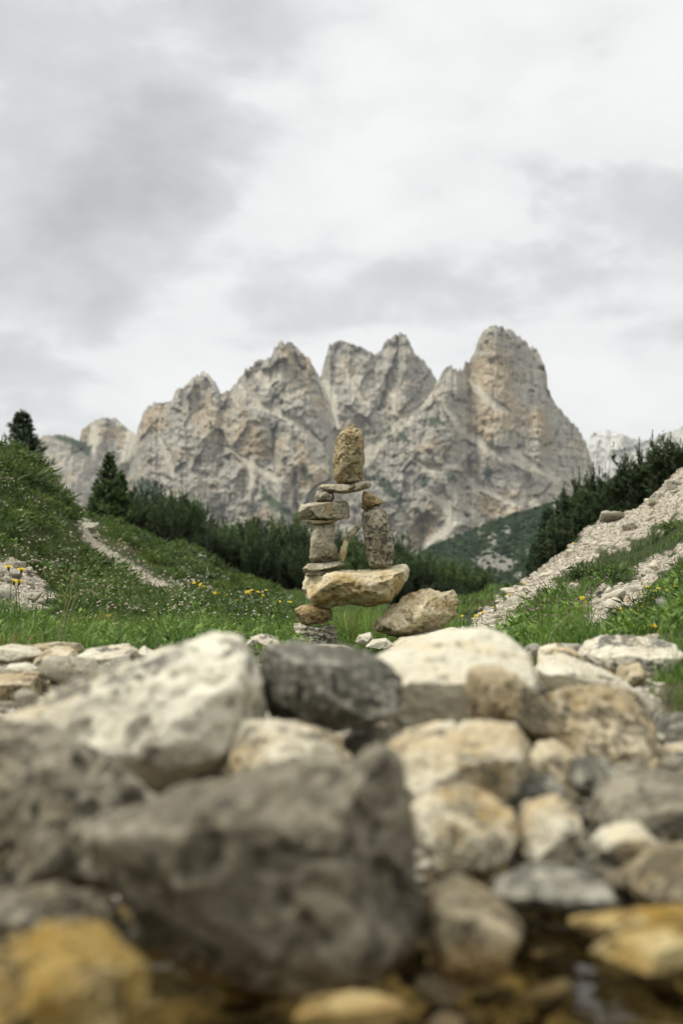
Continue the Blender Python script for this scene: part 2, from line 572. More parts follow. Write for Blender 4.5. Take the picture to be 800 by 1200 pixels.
grv = t.mix(bed, grv, bedc)
ba = t.n('ShaderNodeAttribute', attribute_name='bank')
gc = t.mix(ga.outputs['Fac'], turf, grv)
gc = t.mix(t.math('MULTIPLY', ba.outputs['Fac'], 0.9), gc, (0.085, 0.066, 0.036))
bp = t.n('ShaderNodeBump', i_Height=t.math('ADD', n3, t.math('MULTIPLY', vor.outputs['Distance'], 0.8)), i_Strength=0.9, i_Distance=0.03)
b = t.n('ShaderNodeBsdfPrincipled', i_Base_Color=gc, i_Roughness=0.95, i_Normal=bp.outputs[0])
b.inputs['Specular IOR Level'].default_value = 0.15
finish(t, b)
link("ground", mesh_np("ground", v, [gf, fan], m_ground, True, {'gravel': np.append(GM.ravel(), 1.0), 'bank': np.append(BANK.ravel(), 0.0)}), kind='structure')

# ------------------------------------------------------------------ water of the pool
m_water, t = new_mat("pool_water")
co = t.n('ShaderNodeTexCoord').outputs['Object']
nb = t.math('ADD', t.noise(co, 7.0, 3, 0.5), t.math('MULTIPLY', t.noise(co, 26.0, 2, 0.5), 0.3))
bp = t.n('ShaderNodeBump', i_Height=nb, i_Strength=0.4, i_Distance=0.02)
fr = t.n('ShaderNodeFresnel', i_IOR=1.333, i_Normal=bp.outputs[0])
tr = t.n('ShaderNodeBsdfTransparent', i_Color=(0.88, 0.85, 0.70, 1))
gl = t.n('ShaderNodeBsdfGlossy', i_Roughness=0.03, i_Normal=bp.outputs[0])
mxs = t.n('ShaderNodeMixShader', i_Fac=fr.outputs[0])
t.put(mxs.inputs[1], tr)
t.put(mxs.inputs[2], gl)
finish(t, mxs)
xs = np.linspace(-1.5, 1.5, 41)
ys = np.linspace(-1.6, 1.75, 41)
gx, gy = np.meshgrid(xs, ys)
link("water", mesh_np("water", np.stack([gx, gy, 0 * gx], -1).reshape(-1, 3), [grid_faces(41, 41)], m_water), kind='structure')


# ------------------------------------------------------------------ far mountains
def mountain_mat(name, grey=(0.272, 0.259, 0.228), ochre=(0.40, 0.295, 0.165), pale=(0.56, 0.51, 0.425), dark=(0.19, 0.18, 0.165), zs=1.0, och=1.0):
    m, t = new_mat(name)
    co = t.n('ShaderNodeTexCoord').outputs['Object']
    mp = t.n('ShaderNodeMapping', i_Vector=co)
    mp.inputs['Scale'].default_value = (1, 0.6, 0.42)
    st = t.n('ShaderNodeMapping', i_Vector=co)
    st.inputs['Scale'].default_value = (0.22, 0.2, 1.0)
    st.inputs['Rotation'].default_value = (0, 0.22, 0)
    streak = t.noise(mp.outputs[0], 0.035 * zs, 7, 0.65, 0.5)
    streak2 = t.noise(t.vmath('ADD', mp.outputs[0], (300.0, 0.0, 50.0)), 0.11 * zs, 5, 0.6, 0.3)
    strata = t.noise(st.outputs[0], 0.055 * zs, 6, 0.65, 0.6)
    blot = t.noise(co, 0.012 * zs, 6, 0.6, 0.3)
    fine = t.noise(co, 0.16 * zs, 6, 0.7)
    A = {k: t.n('ShaderNodeAttribute', attribute_name=k).outputs['Fac'] for k in ('scree', 'green', 'ochre', 'gully')}
    c = t.mix(t.ramp(strata, 0.34, 0.66), grey, t.mix(0.55, grey, pale))
    c = t.mix(t.ramp(streak, 0.50, 0.66, 0, 0.42), c, dark)
    om = t.math('ADD', t.math('MULTIPLY', blot, 0.55), t.math('ADD', t.math('MULTIPLY', streak2, 0.45), t.math('MULTIPLY', A['ochre'], 0.12)))
    c = t.mix(t.math('MULTIPLY', t.ramp(om, 0.50, 0.64), 0.8 * och), c, ochre)
    c = t.mix(t.math('MULTIPLY', t.ramp(fine, 0.52, 0.66), 0.42), c, dark)
    c = t.mix(t.math('MULTIPLY', t.ramp(fine, 0.46, 0.34), 0.5), c, pale)
    crack = t.noise(t.vmath('ADD', co, (40.0, 0.0, 90.0)), 0.30 * zs, 5, 0.65)
    c = t.mix(t.ramp(crack, 0.55, 0.64, 0.0, 0.42), c, dark)
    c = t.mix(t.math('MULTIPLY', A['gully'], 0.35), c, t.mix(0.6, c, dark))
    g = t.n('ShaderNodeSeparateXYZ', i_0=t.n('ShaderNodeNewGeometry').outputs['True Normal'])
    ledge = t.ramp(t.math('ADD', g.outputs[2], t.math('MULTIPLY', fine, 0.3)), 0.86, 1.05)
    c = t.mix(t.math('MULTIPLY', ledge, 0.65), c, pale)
    c = t.mix(t.math('MULTIPLY', A['scree'], 0.92), c, t.mix(t.ramp(fine, 0.3, 0.7), pale, (0.50, 0.455, 0.38)))
    gm = t.math('MULTIPLY', A['green'], t.ramp(fine, 0.22, 0.42))
    c = t.mix(gm, c, (0.055, 0.083, 0.045))
    c = t.vmath('MULTIPLY', c, (0.985, 1.0, 0.945))
    hgt = t.math('ADD', t.math('MULTIPLY', fine, 1.0), t.math('ADD', t.math('MULTIPLY', streak2, 0.8), strata))
    bp = t.n('ShaderNodeBump', i_Height=hgt, i_Strength=0.9, i_Distance=9.0 / zs)
    b = t.n('ShaderNodeBsdfPrincipled', i_Base_Color=c, i_Roughness=0.95, i_Normal=bp.outputs[0])
    b.inputs['Specular IOR Level'].default_value = 0.1
    finish(t, b)
    return m


SCREE = [
    [(515, 470), (540, 500), (575, 520), (620, 545), (615, 552), (570, 529), (535, 509)],
    [(470, 528), (500, 543), (540, 546), (540, 553), (498, 552)],
    [(300, 468), (350, 490), (380, 520), (375, 526), (343, 498), (298, 476)],
    [(260, 518), (300, 543), (330, 558), (326, 566), (294, 552)],
    [(180, 500), (200, 530), (206, 562), (197, 558), (190, 530)],
    [(545, 558), (600, 583), (640, 580), (600, 593), (548, 570)],
    [(398, 420), (410, 440), (430, 470), (424, 474), (404, 446)],
    [(372, 446), (384, 442), (394, 462), (396, 500), (388, 505), (384, 475)],
    [(506, 462), (510, 470), (470, 503), (438, 535), (412, 556), (408, 545), (440, 515), (475, 488)],
    [(508, 578), (520, 576), (531, 594), (545, 600), (549, 606), (532, 614), (520, 632), (498, 648), (496, 640), (516, 618), (522, 604)],
    [(548, 446), (560, 452), (590, 474), (602, 486), (580, 480), (556, 462)],
    [(596, 525), (625, 540), (660, 562), (655, 568), (620, 548), (594, 534)],
    [(334, 595), (341, 568), (345, 552), (348, 556), (344, 580), (340, 600)],
    [(288, 560), (292, 530), (297, 532), (298, 570), (293, 590)],
    [(106, 496), (114, 500), (118, 520), (110, 540), (104, 520)],
    [(150, 505), (160, 500), (164, 515), (152, 545), (140, 545)],
    [(455, 462), (468, 460), (466, 485), (460, 488)],
    [(300, 440), (330, 425), (340, 440), (310, 455)],
    [(270, 470), (282, 450), (288, 455), (278, 480)],
]
GREEN = [
    [(308, 568), (320, 580), (346, 604), (336, 604), (316, 594), (306, 580)],
    [(440, 562), (452, 558), (462, 572), (476, 588), (468, 592), (450, 578)],
    [(424, 560), (440, 555), (448, 560), (432, 566)],
    [(500, 488), (514, 486), (518, 496), (504, 500)],
    [(466, 508), (476, 503), (478, 518), (466, 518)],
    [(64, 510), (90, 510), (108, 524), (104, 536), (84, 524)],
    [(564, 550), (574, 546), (578, 560), (570, 562)],
    [(450, 505), (456, 500), (460, 510), (452, 514)],
    [(524, 556), (530, 554), (536, 566), (528, 566)],
    [(160, 560), (185, 565), (200, 590), (165, 595)],
    [(350, 548), (358, 545), (366, 560), (356, 562)],
    [(490, 560), (500, 556), (504, 566), (494, 570)],
]
OCHRE = [
    [(545, 425), (585, 412), (605, 470), (600, 510), (575, 505), (548, 480)],
    [(540, 480), (580, 490), (600, 520), (560, 515)],
    [(478, 598), (515, 590), (522, 605), (512, 625), (485, 640)],
    [(275, 470), (300, 480), (305, 560), (285, 570)],
    [(225, 455), (250, 460), (255, 520), (230, 510)],
    [(245, 500), (268, 465), (270, 520), (255, 540)],
    [(165, 480), (200, 475), (190, 520), (165, 510)],
    [(345, 520), (370, 530), (380, 570), (350, 570)],
    [(560, 580), (620, 570), (610, 600), (560, 610)],
    [(395, 415), (420, 420), (430, 440), (395, 445)],
    [(620, 470), (640, 470), (650, 530), (630, 530)],
    [(115, 495), (140, 498), (138, 512), (118, 512)],
    [(330, 405), (360, 415), (360, 430), (330, 425)],
]


def massif(name, sky_pts, d_base, d_top, mat, nu=300, nvv=190, base_py=724, seed=0, amp=1.0, jag=2.2, prof=None, crest=None, cell=1.0, depth_pts=None):
    """a mountain face with real depth: foot near, crest far, gullies and ledges worked into it, and a back slope"""
    sp = np.array(sky_pts, float)
    u = np.linspace(sp[0, 0], sp[-1, 0], nu)
    top = np.interp(u, sp[:, 0], sp[:, 1])
    j = np.stack([u / 7.0, 0 * u + seed, 0 * u], -1)
    top = top + jag * (ridged(j, 4, seed + 40, 0.6) - 1.0) * -1.0 + jag * 1.1 * np.round(1.5 * fbm(j * 1.7 + 5.0, 3, seed + 44)) / 1.5
    prof = prof or [(0, 0), (0.30, 0.42), (0.55, 0.62), (0.8, 0.82), (1, 1)]
    vv = np.linspace(0, 1, nvv)
    pr = np.interp(vv, [a for a, _ in prof], [b_ for _, b_ in prof])
    U = np.broadcast_to(u[None, :], (nvv, nu))
    PY = base_py + (top[None, :] - base_py) * vv[:, None]
    dt = np.full(nu, float(d_top)) if depth_pts is None else np.interp(u, [q[0] for q in depth_pts], [q[1] for q in depth_pts])
    D = d_base + (dt[None, :] - d_base) * pr[:, None]
    k = d_top / FPX                                      # metres per picture unit
    xm, zm = U * k, -PY * k
    q = np.stack([xm, zm, 0 * xm], -1)
    warp = 14 * fbm(q / 160, 3, seed + 3)
    r1 = ridged(np.stack([(xm + warp) / 110, zm / 420, 0 * xm + seed], -1), 3, seed + 5)
    r2 = ridged(np.stack([(xm + warp + 0.12 * zm) / 42, zm / 130, 0 * xm + seed], -1), 4, seed + 9, 0.55)
    zs = zm + 0.20 * xm + 14 * fbm(q / 120, 3, seed + 15)
    ter = fbm(np.stack([xm / 260, zs / 22, 0 * xm + seed], -1), 4, seed + 21, 0.6)
    fine = fbm(q / 14, 5, seed + 30, 0.65)
    fr_ = (zs / 46.0) % 1.0
    step = (fr_ ** 3 - 0.25) * (0.6 + 0.8 * fbm(q / 90, 2, seed + 51))
    soft = 1 - 0.85 * np.clip(sum(sstep(poly_sd(U, PY, p), -6, 4) for p in SCREE), 0, 1)
    env = (0.25 + 0.75 * sstep(vv, 0.0, 0.3))[:, None]
    disp = amp * env * soft * cell * (52 * (r1 - 0.9) + 20 * (r2 - 0.9) + 5 * ter - 5 * step + 6.5 * fine)
    # the face breaks into large tilted slabs with steps between them
    rgm = np.random.default_rng(seed + 900)
    ns_ = int(nu * 0.42)
    su, sp_ = rgm.uniform(u[0], u[-1], ns_), rgm.uniform(380, 700, ns_)
    wu = U + 7 * fbm(q / 60 + 3.0, 3, seed + 71) + 0.25 * (PY - 500)
    wp = PY + 7 * fbm(q / 60 + 8.0, 3, seed + 72)
    best, own = np.full(U.shape, 1e9), np.zeros(U.shape, int)
    for k_ in range(ns_):
        d2 = ((wu - su[k_] - 0.25 * (sp_[k_] - 500)) / 1.0) ** 2 + ((wp - sp_[k_]) / 1.9) ** 2
        m_ = d2 < best
        best[m_], own[m_] = d2[m_], k_
    coarse = amp * env * soft * cell * (52 * (r1 - 0.9) + 20 * (r2 - 0.9) + 5 * ter)
    slab = coarse.copy()
    for k_ in range(ns_):
        m_ = own == k_
        if m_.sum() < 8:
            continue
        A_ = np.stack([np.ones(m_.sum()), U[m_], PY[m_]], -1)
        c_, *_ = np.linalg.lstsq(A_, coarse[m_], rcond=None)
        slab[m_] = A_ @ c_ + rgm.normal(0, 5) * amp * cell
    slab = np.where(soft < 0.5, coarse, slab)
    disp = 0.8 * slab + 0.2 * coarse + amp * env * soft * cell * (6.5 * fine - 3 * step + 5 * (r2 - 0.9))
    D = D - disp
    pts = P(U, PY, D)
    wob = fbm(np.stack([U / 6, PY / 6, 0 * U], -1), 4, seed + 60) * 5

    def mask(polys, soft_in):
        m_ = np.zeros(U.shape)
        for p_ in polys:
            m_ = np.maximum(m_, sstep(poly_sd(U, PY, p_) + wob, -soft_in, soft_in))
        return m_
    sc_m, gr_m, oc_m = mask(SCREE, 2.0), mask(GREEN, 2.5), mask(OCHRE, 9)
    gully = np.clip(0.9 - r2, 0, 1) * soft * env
    # back slope down to the valley floor behind
    nb = 14
    bpts = []
    for i in range(1, nb + 1):
        s = i / nb
        row = pts[-1].copy()
        row[:, 1] = row[:, 1] + s * d_top * 0.22
        row[:, 0] = row[:, 0] * (1 + s * 0.18)
        row[:, 2] = pts[-1, :, 2] * (1 - s) ** 1.2 + (-70) * s + 12 * s * (1 - s) * fbm(np.stack([row[:, 0] / 60, row[:, 1] / 60, row[:, 0] * 0], -1), 3, seed)
        bpts.append(row)
    allp = np.concatenate([pts, np.stack(bpts)], 0)
    z0 = np.zeros((nb, nu))
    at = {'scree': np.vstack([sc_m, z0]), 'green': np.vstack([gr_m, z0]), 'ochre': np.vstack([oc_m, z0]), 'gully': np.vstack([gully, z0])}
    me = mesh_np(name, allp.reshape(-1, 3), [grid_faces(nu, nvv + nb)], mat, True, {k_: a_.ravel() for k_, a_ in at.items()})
    return link(name, me, kind='structure')


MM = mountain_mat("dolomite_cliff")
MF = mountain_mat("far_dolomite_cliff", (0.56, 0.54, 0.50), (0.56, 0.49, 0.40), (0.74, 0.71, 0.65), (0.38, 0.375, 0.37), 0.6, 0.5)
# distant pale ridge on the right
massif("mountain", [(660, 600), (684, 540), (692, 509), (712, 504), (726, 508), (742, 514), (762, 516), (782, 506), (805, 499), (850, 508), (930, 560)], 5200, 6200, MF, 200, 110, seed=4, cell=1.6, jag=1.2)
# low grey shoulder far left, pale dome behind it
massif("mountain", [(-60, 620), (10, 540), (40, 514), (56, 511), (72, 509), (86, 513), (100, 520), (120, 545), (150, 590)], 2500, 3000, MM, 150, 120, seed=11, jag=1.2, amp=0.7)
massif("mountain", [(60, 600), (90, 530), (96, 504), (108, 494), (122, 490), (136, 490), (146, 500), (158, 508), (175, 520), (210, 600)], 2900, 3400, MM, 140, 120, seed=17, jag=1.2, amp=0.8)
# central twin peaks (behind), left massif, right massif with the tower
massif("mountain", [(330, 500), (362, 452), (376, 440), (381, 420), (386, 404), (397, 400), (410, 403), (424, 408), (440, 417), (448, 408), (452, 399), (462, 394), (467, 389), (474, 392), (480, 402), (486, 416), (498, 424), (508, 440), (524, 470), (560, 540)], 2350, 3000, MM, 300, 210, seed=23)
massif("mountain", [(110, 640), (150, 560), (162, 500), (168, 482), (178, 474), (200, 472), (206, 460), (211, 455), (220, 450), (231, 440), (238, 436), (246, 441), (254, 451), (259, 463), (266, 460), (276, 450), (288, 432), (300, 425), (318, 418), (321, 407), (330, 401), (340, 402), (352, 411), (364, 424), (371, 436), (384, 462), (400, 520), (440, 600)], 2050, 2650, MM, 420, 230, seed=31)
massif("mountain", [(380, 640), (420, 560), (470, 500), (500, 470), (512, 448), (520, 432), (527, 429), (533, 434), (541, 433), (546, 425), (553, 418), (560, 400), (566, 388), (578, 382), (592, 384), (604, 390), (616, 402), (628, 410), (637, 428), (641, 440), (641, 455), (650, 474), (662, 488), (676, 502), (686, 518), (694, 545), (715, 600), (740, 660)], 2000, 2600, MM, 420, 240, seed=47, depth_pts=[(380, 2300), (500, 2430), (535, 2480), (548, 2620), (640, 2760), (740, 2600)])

# wooded spur in the valley
m_spur, t = new_mat("wooded_spur")
co = t.n('ShaderNodeTexCoord').outputs['Object']
a_r = t.n('ShaderNodeAttribute', attribute_name='rock').outputs['Fac']
n1 = t.noise(co, 0.05, 6, 0.65)
n2 = t.noise(co, 0.25, 5, 0.65)
c = t.mix(t.ramp(n1, 0.35, 0.65), (0.016, 0.030, 0.017), (0.036, 0.053, 0.028))
c = t.mix(t.ramp(n2, 0.5, 0.7, 0, 0.5), c, (0.07, 0.088, 0.05))
c = t.mix(a_r, c, t.mix(t.ramp(n2, 0.35, 0.65), (0.10, 0.10, 0.08), (0.22, 0.21, 0.18)))
b = t.n('ShaderNodeBsdfPrincipled', i_Base_Color=c, i_Roughness=1.0)
b.inputs['Specular IOR Level'].default_value = 0.0
finish(t, b)
sp = np.array([(440, 700), (480, 655), (500, 642), (520, 633), (545, 624), (570, 614), (600, 602), (630, 593), (660, 585), (700, 568), (760, 540), (830, 520)], float)
nu, nvv = 260, 130
u = np.linspace(440, 830, nu)
top = np.interp(u, sp[:, 0], sp[:, 1])
vv = np.linspace(0, 1, nvv)
U = np.broadcast_to(u[None, :], (nvv, nu))
PY = 716 + (top[None, :] - 716) * vv[:, None]
D = 560 + 420 * vv[:, None] + 26 * fbm(np.stack([U / 28, PY / 40, 0 * U], -1), 4, 71)
pts = P(U, PY, D)
ROCKS = [[(555, 655), (572, 642), (578, 650), (604, 650), (600, 672), (570, 670), (556, 664)], [(572, 628), (580, 626), (582, 640), (574, 640)], [(590, 618), (596, 616), (598, 626), (590, 626)],
         [(556, 624), (566, 626), (562, 631)], [(596, 636), (602, 638), (600, 642), (594, 642)], [(616, 645), (624, 645), (622, 655), (616, 653)], [(648, 592), (654, 590), (654, 600), (648, 600)], [(600, 672), (612, 668), (616, 682), (602, 684)]]
wob = fbm(np.stack([U / 5, PY / 5, 0 * U], -1), 4, 81) * 6
rk = np.zeros(U.shape)
for p_ in ROCKS:
    rk = np.maximum(rk, sstep(poly_sd(U, PY, p_) + wob, -1.5, 2))
back = []
for i in range(1, 9):
    s = i / 8
    r_ = pts[-1].copy()
    r_[:, 1] += 300 * s
    r_[:, 2] = r_[:, 2] * (1 - s) - 70 * s
    back.append(r_)
me = mesh_np("hill", np.concatenate([pts, np.stack(back)], 0).reshape(-1, 3), [grid_faces(nu, nvv + 8)], m_spur, True, {'rock': np.vstack([rk, np.zeros((8, nu))]).ravel()})
link("hill", me, kind='structure')
# the low wood that covers it: too many to count
m_wood, t = new_mat("spur_wood")
at = t.n('ShaderNodeAttribute', attribute_name='tint').outputs['Fac']
c = t.mix(at, (0.016, 0.030, 0.017), (0.038, 0.055, 0.029))
b = t.n('ShaderNodeBsdfPrincipled', i_Base_Color=c, i_Roughness=1.0)
b.inputs['Specular IOR Level'].default_value = 0.0
finish(t, b)
N = 9000
ii = RNG.integers(0, nvv - 1, N)
jj = RNG.integers(0, nu - 1, N)
keep = (rk[ii, jj] < 0.35) | (RNG.random(N) < 0.10)
ii, jj = ii[keep], jj[keep]
N = len(ii)
base = pts[ii, jj] + np.stack([RNG.normal(0, 0.6, N), RNG.normal(0, 3, N), np.zeros(N)], -1)
sv, sf = ico(1)
sz_ = RNG.uniform(0.8, 1.9, N)
hh = RNG.uniform(0.7, 1.25, N)
vv_ = sv[None] * np.stack([sz_, sz_, sz_ * hh], -1)[:, None, :] * RNG.uniform(0.75, 1.3, (N, len(sv), 1)) + base[:, None, :]
ff = sf[None] + (np.arange(N) * len(sv))[:, None, None]
link("woods", mesh_np("woods", vv_.reshape(-1, 3), [ff.reshape(-1, 3)], m_wood, False, {'tint': np.repeat(RNG.random(N), len(sv))}), kind='stuff')


# ------------------------------------------------------------------ rocks
def outline_radius(poly, ang):
    """distance from the centre to a closed outline in each direction"""
    pl = np.asarray(poly, float)
    r = np.zeros_like(ang)
    dx, dy = np.cos(ang), np.sin(ang)
    for k in range(len(pl)):
        a, b_ = pl[k], pl[(k + 1) % len(pl)]
        e_ = b_ - a
        den = dx * e_[1] - dy * e_[0]
        den = np.where(np.abs(den) < 1e-9, 1e-9, den)
        tt = (a[0] * e_[1] - a[1] * e_[0]) / den
        ss = (a[0] * dy - a[1] * dx) / den
        ok = (tt > 0) & (ss >= -1e-6) & (ss <= 1 + 1e-6)
        r = np.where(ok, np.maximum(r, tt), r)
    return r


def hull2d(pl):
    """convex outline round a few points"""
    pl = sorted(map(tuple, pl))
    out = []
    for seq in (pl, pl[::-1]):
        part = []
        for q in seq:
            while len(part) > 1 and (part[-1][0] - part[-2][0]) * (q[1] - part[-2][1]) - (part[-1][1] - part[-2][1]) * (q[0] - part[-2][0]) <= 0:
                part.pop()
            part.append(q)
        out += part[:-1]
    return out


def hull_planes(pts):
    """outward planes of the convex hull of a few points, about the origin"""
    bm = bmesh.new()
    for q in pts:
        bm.verts.new(q)
    res = bmesh.ops.convex_hull(bm, input=bm.verts)
    bm.normal_update()
    ns, hs = [], []
    for f in bm.faces:
        n_, c_ = np.array(f.normal[:]), np.array(f.verts[0].co[:])
        if f.calc_area() < 1e-9:
            continue
        h_ = float(n_ @ c_)
        if h_ < 0:
            n_, h_ = -n_, -h_
        ns.append(n_)
        hs.append(max(h_, 1e-3))
    bm.free()
    return np.array(ns), np.array(hs)


def faceted(dirs, ns, hs, p):
    """surface of the body bounded by the planes, its edges a little worn"""
    q = np.maximum(dirs @ ns.T, 0) / hs[None]
    m_ = q.max(1)
    r = 1.0 / (m_ * (((q / m_[:, None]) ** p).sum(1)) ** (1.0 / p))
    return dirs * r[:, None]


def carve(name, poly, d, T, mat, label, seed, res=6, facets=None, nf=6, rough=1.0, n=3.2, strata=0.0, ledge=None, group=None, cat="rock", top=0.86, wear=110):
    """a broken stone: a body of flat fracture faces inside a given outline, its top sloping to the viewer, then roughened"""
    rg = np.random.default_rng(seed)
    sv, sf = ico(res)
    cx, cy = np.mean([p[0] for p in poly]), np.mean([p[1] for p in poly])
    k = d / FPX
    ox = (np.array([p[0] for p in poly], float) - cx) * k
    oz = -(np.array([p[1] for p in poly], float) - cy) * k
    w_, h_ = np.ptp(ox), np.ptp(oz)
    S = (w_ * h_) ** 0.5
    zt = oz.max()
    f_ = rg.uniform(0.2, 0.38) if ledge is None else ledge
    m = len(poly)
    pts = [(ox[i], rg.uniform(-0.2, 0.35) * T, oz[i]) for i in range(m)]
    for side in (-1, 1):
        for i in range(m):
            if rg.random() < max(0.35, 1 - 6.5 / m):
                continue
            q = rg.uniform(0.58, 0.96)
            x_, z_ = ox[i] * q, oz[i] * q
            if side < 0:
                z_ = min(z_, zt - f_ * h_ * rg.uniform(0.85, 1.15))
            pts.append((x_, side * T * rg.uniform(0.72, 1.0), z_))
    ns, hs = hull_planes(pts)
    extra = list(facets or [])
    for _ in range(nf // 2):
        extra.append((rg.normal(0, 0.7), -0.8, rg.normal(0, 0.6), rg.uniform(0.78, 0.93)))
    pa = np.array(pts)
    for nx, ny, nz, off in extra:
        nn = np.array([nx, ny, nz], float)
        nn /= np.linalg.norm(nn)
        ns = np.vstack([ns, nn])
        hs = np.append(hs, (pa @ nn).max() * max(off, 0.74))
    dirs = sv * np.array([w_ / 2, T, h_ / 2])
    dirs = dirs / np.linalg.norm(dirs, axis=1)[:, None]
    v = faceted(dirs, ns, hs, wear)
    flat = np.stack([ox, oz], -1)
    ang = np.linspace(-math.pi, math.pi, 721)
    ra, rb = outline_radius(flat, ang), outline_radius(hull2d(flat), ang)
    ratio = np.where((ra > 0) & (rb > 0), ra / np.maximum(rb, 1e-9), 1.0)
    rr = np.interp(np.arctan2(v[:, 2], v[:, 0]), ang, ratio)
    v[:, 0] *= rr
    v[:, 2] *= rr
    nrm = vnormals(v, sf)
    q = v / S
    o = rg.uniform(0, 50, 3)
    dsp = 0.009 * fbm(q * 2.8 + o, 3, seed) + 0.012 * (ridged(q * 4.6 + o, 4, seed + 2, 0.6) - 0.8) + 0.013 * fbm(q * 13 + o, 4, seed + 5, 0.6)
    notch = fbm(q * 3.4 + o + 9.0, 3, seed + 17)
    dsp = dsp - 0.034 * sstep(notch, 0.22, 0.27)
    if strata:
        ax = np.array([0.15, 0.1, 1.0])
        s_ = (q @ ax) * 7 + 0.5 * fbm(q * 2 + o, 2, seed + 8)
        dsp = dsp + strata * 0.030 * fbm(np.stack([s_, 0 * s_, 0 * s_], -1) + o, 3, seed + 12, 0.7)
    v = v + nrm * (dsp * rough * S)[:, None]
    c = P(cx, cy, d)
    me = mesh_np(name, v, [sf], mat, True)
    return link(name, me, None, tuple(c), label=label, category=cat, group=group)


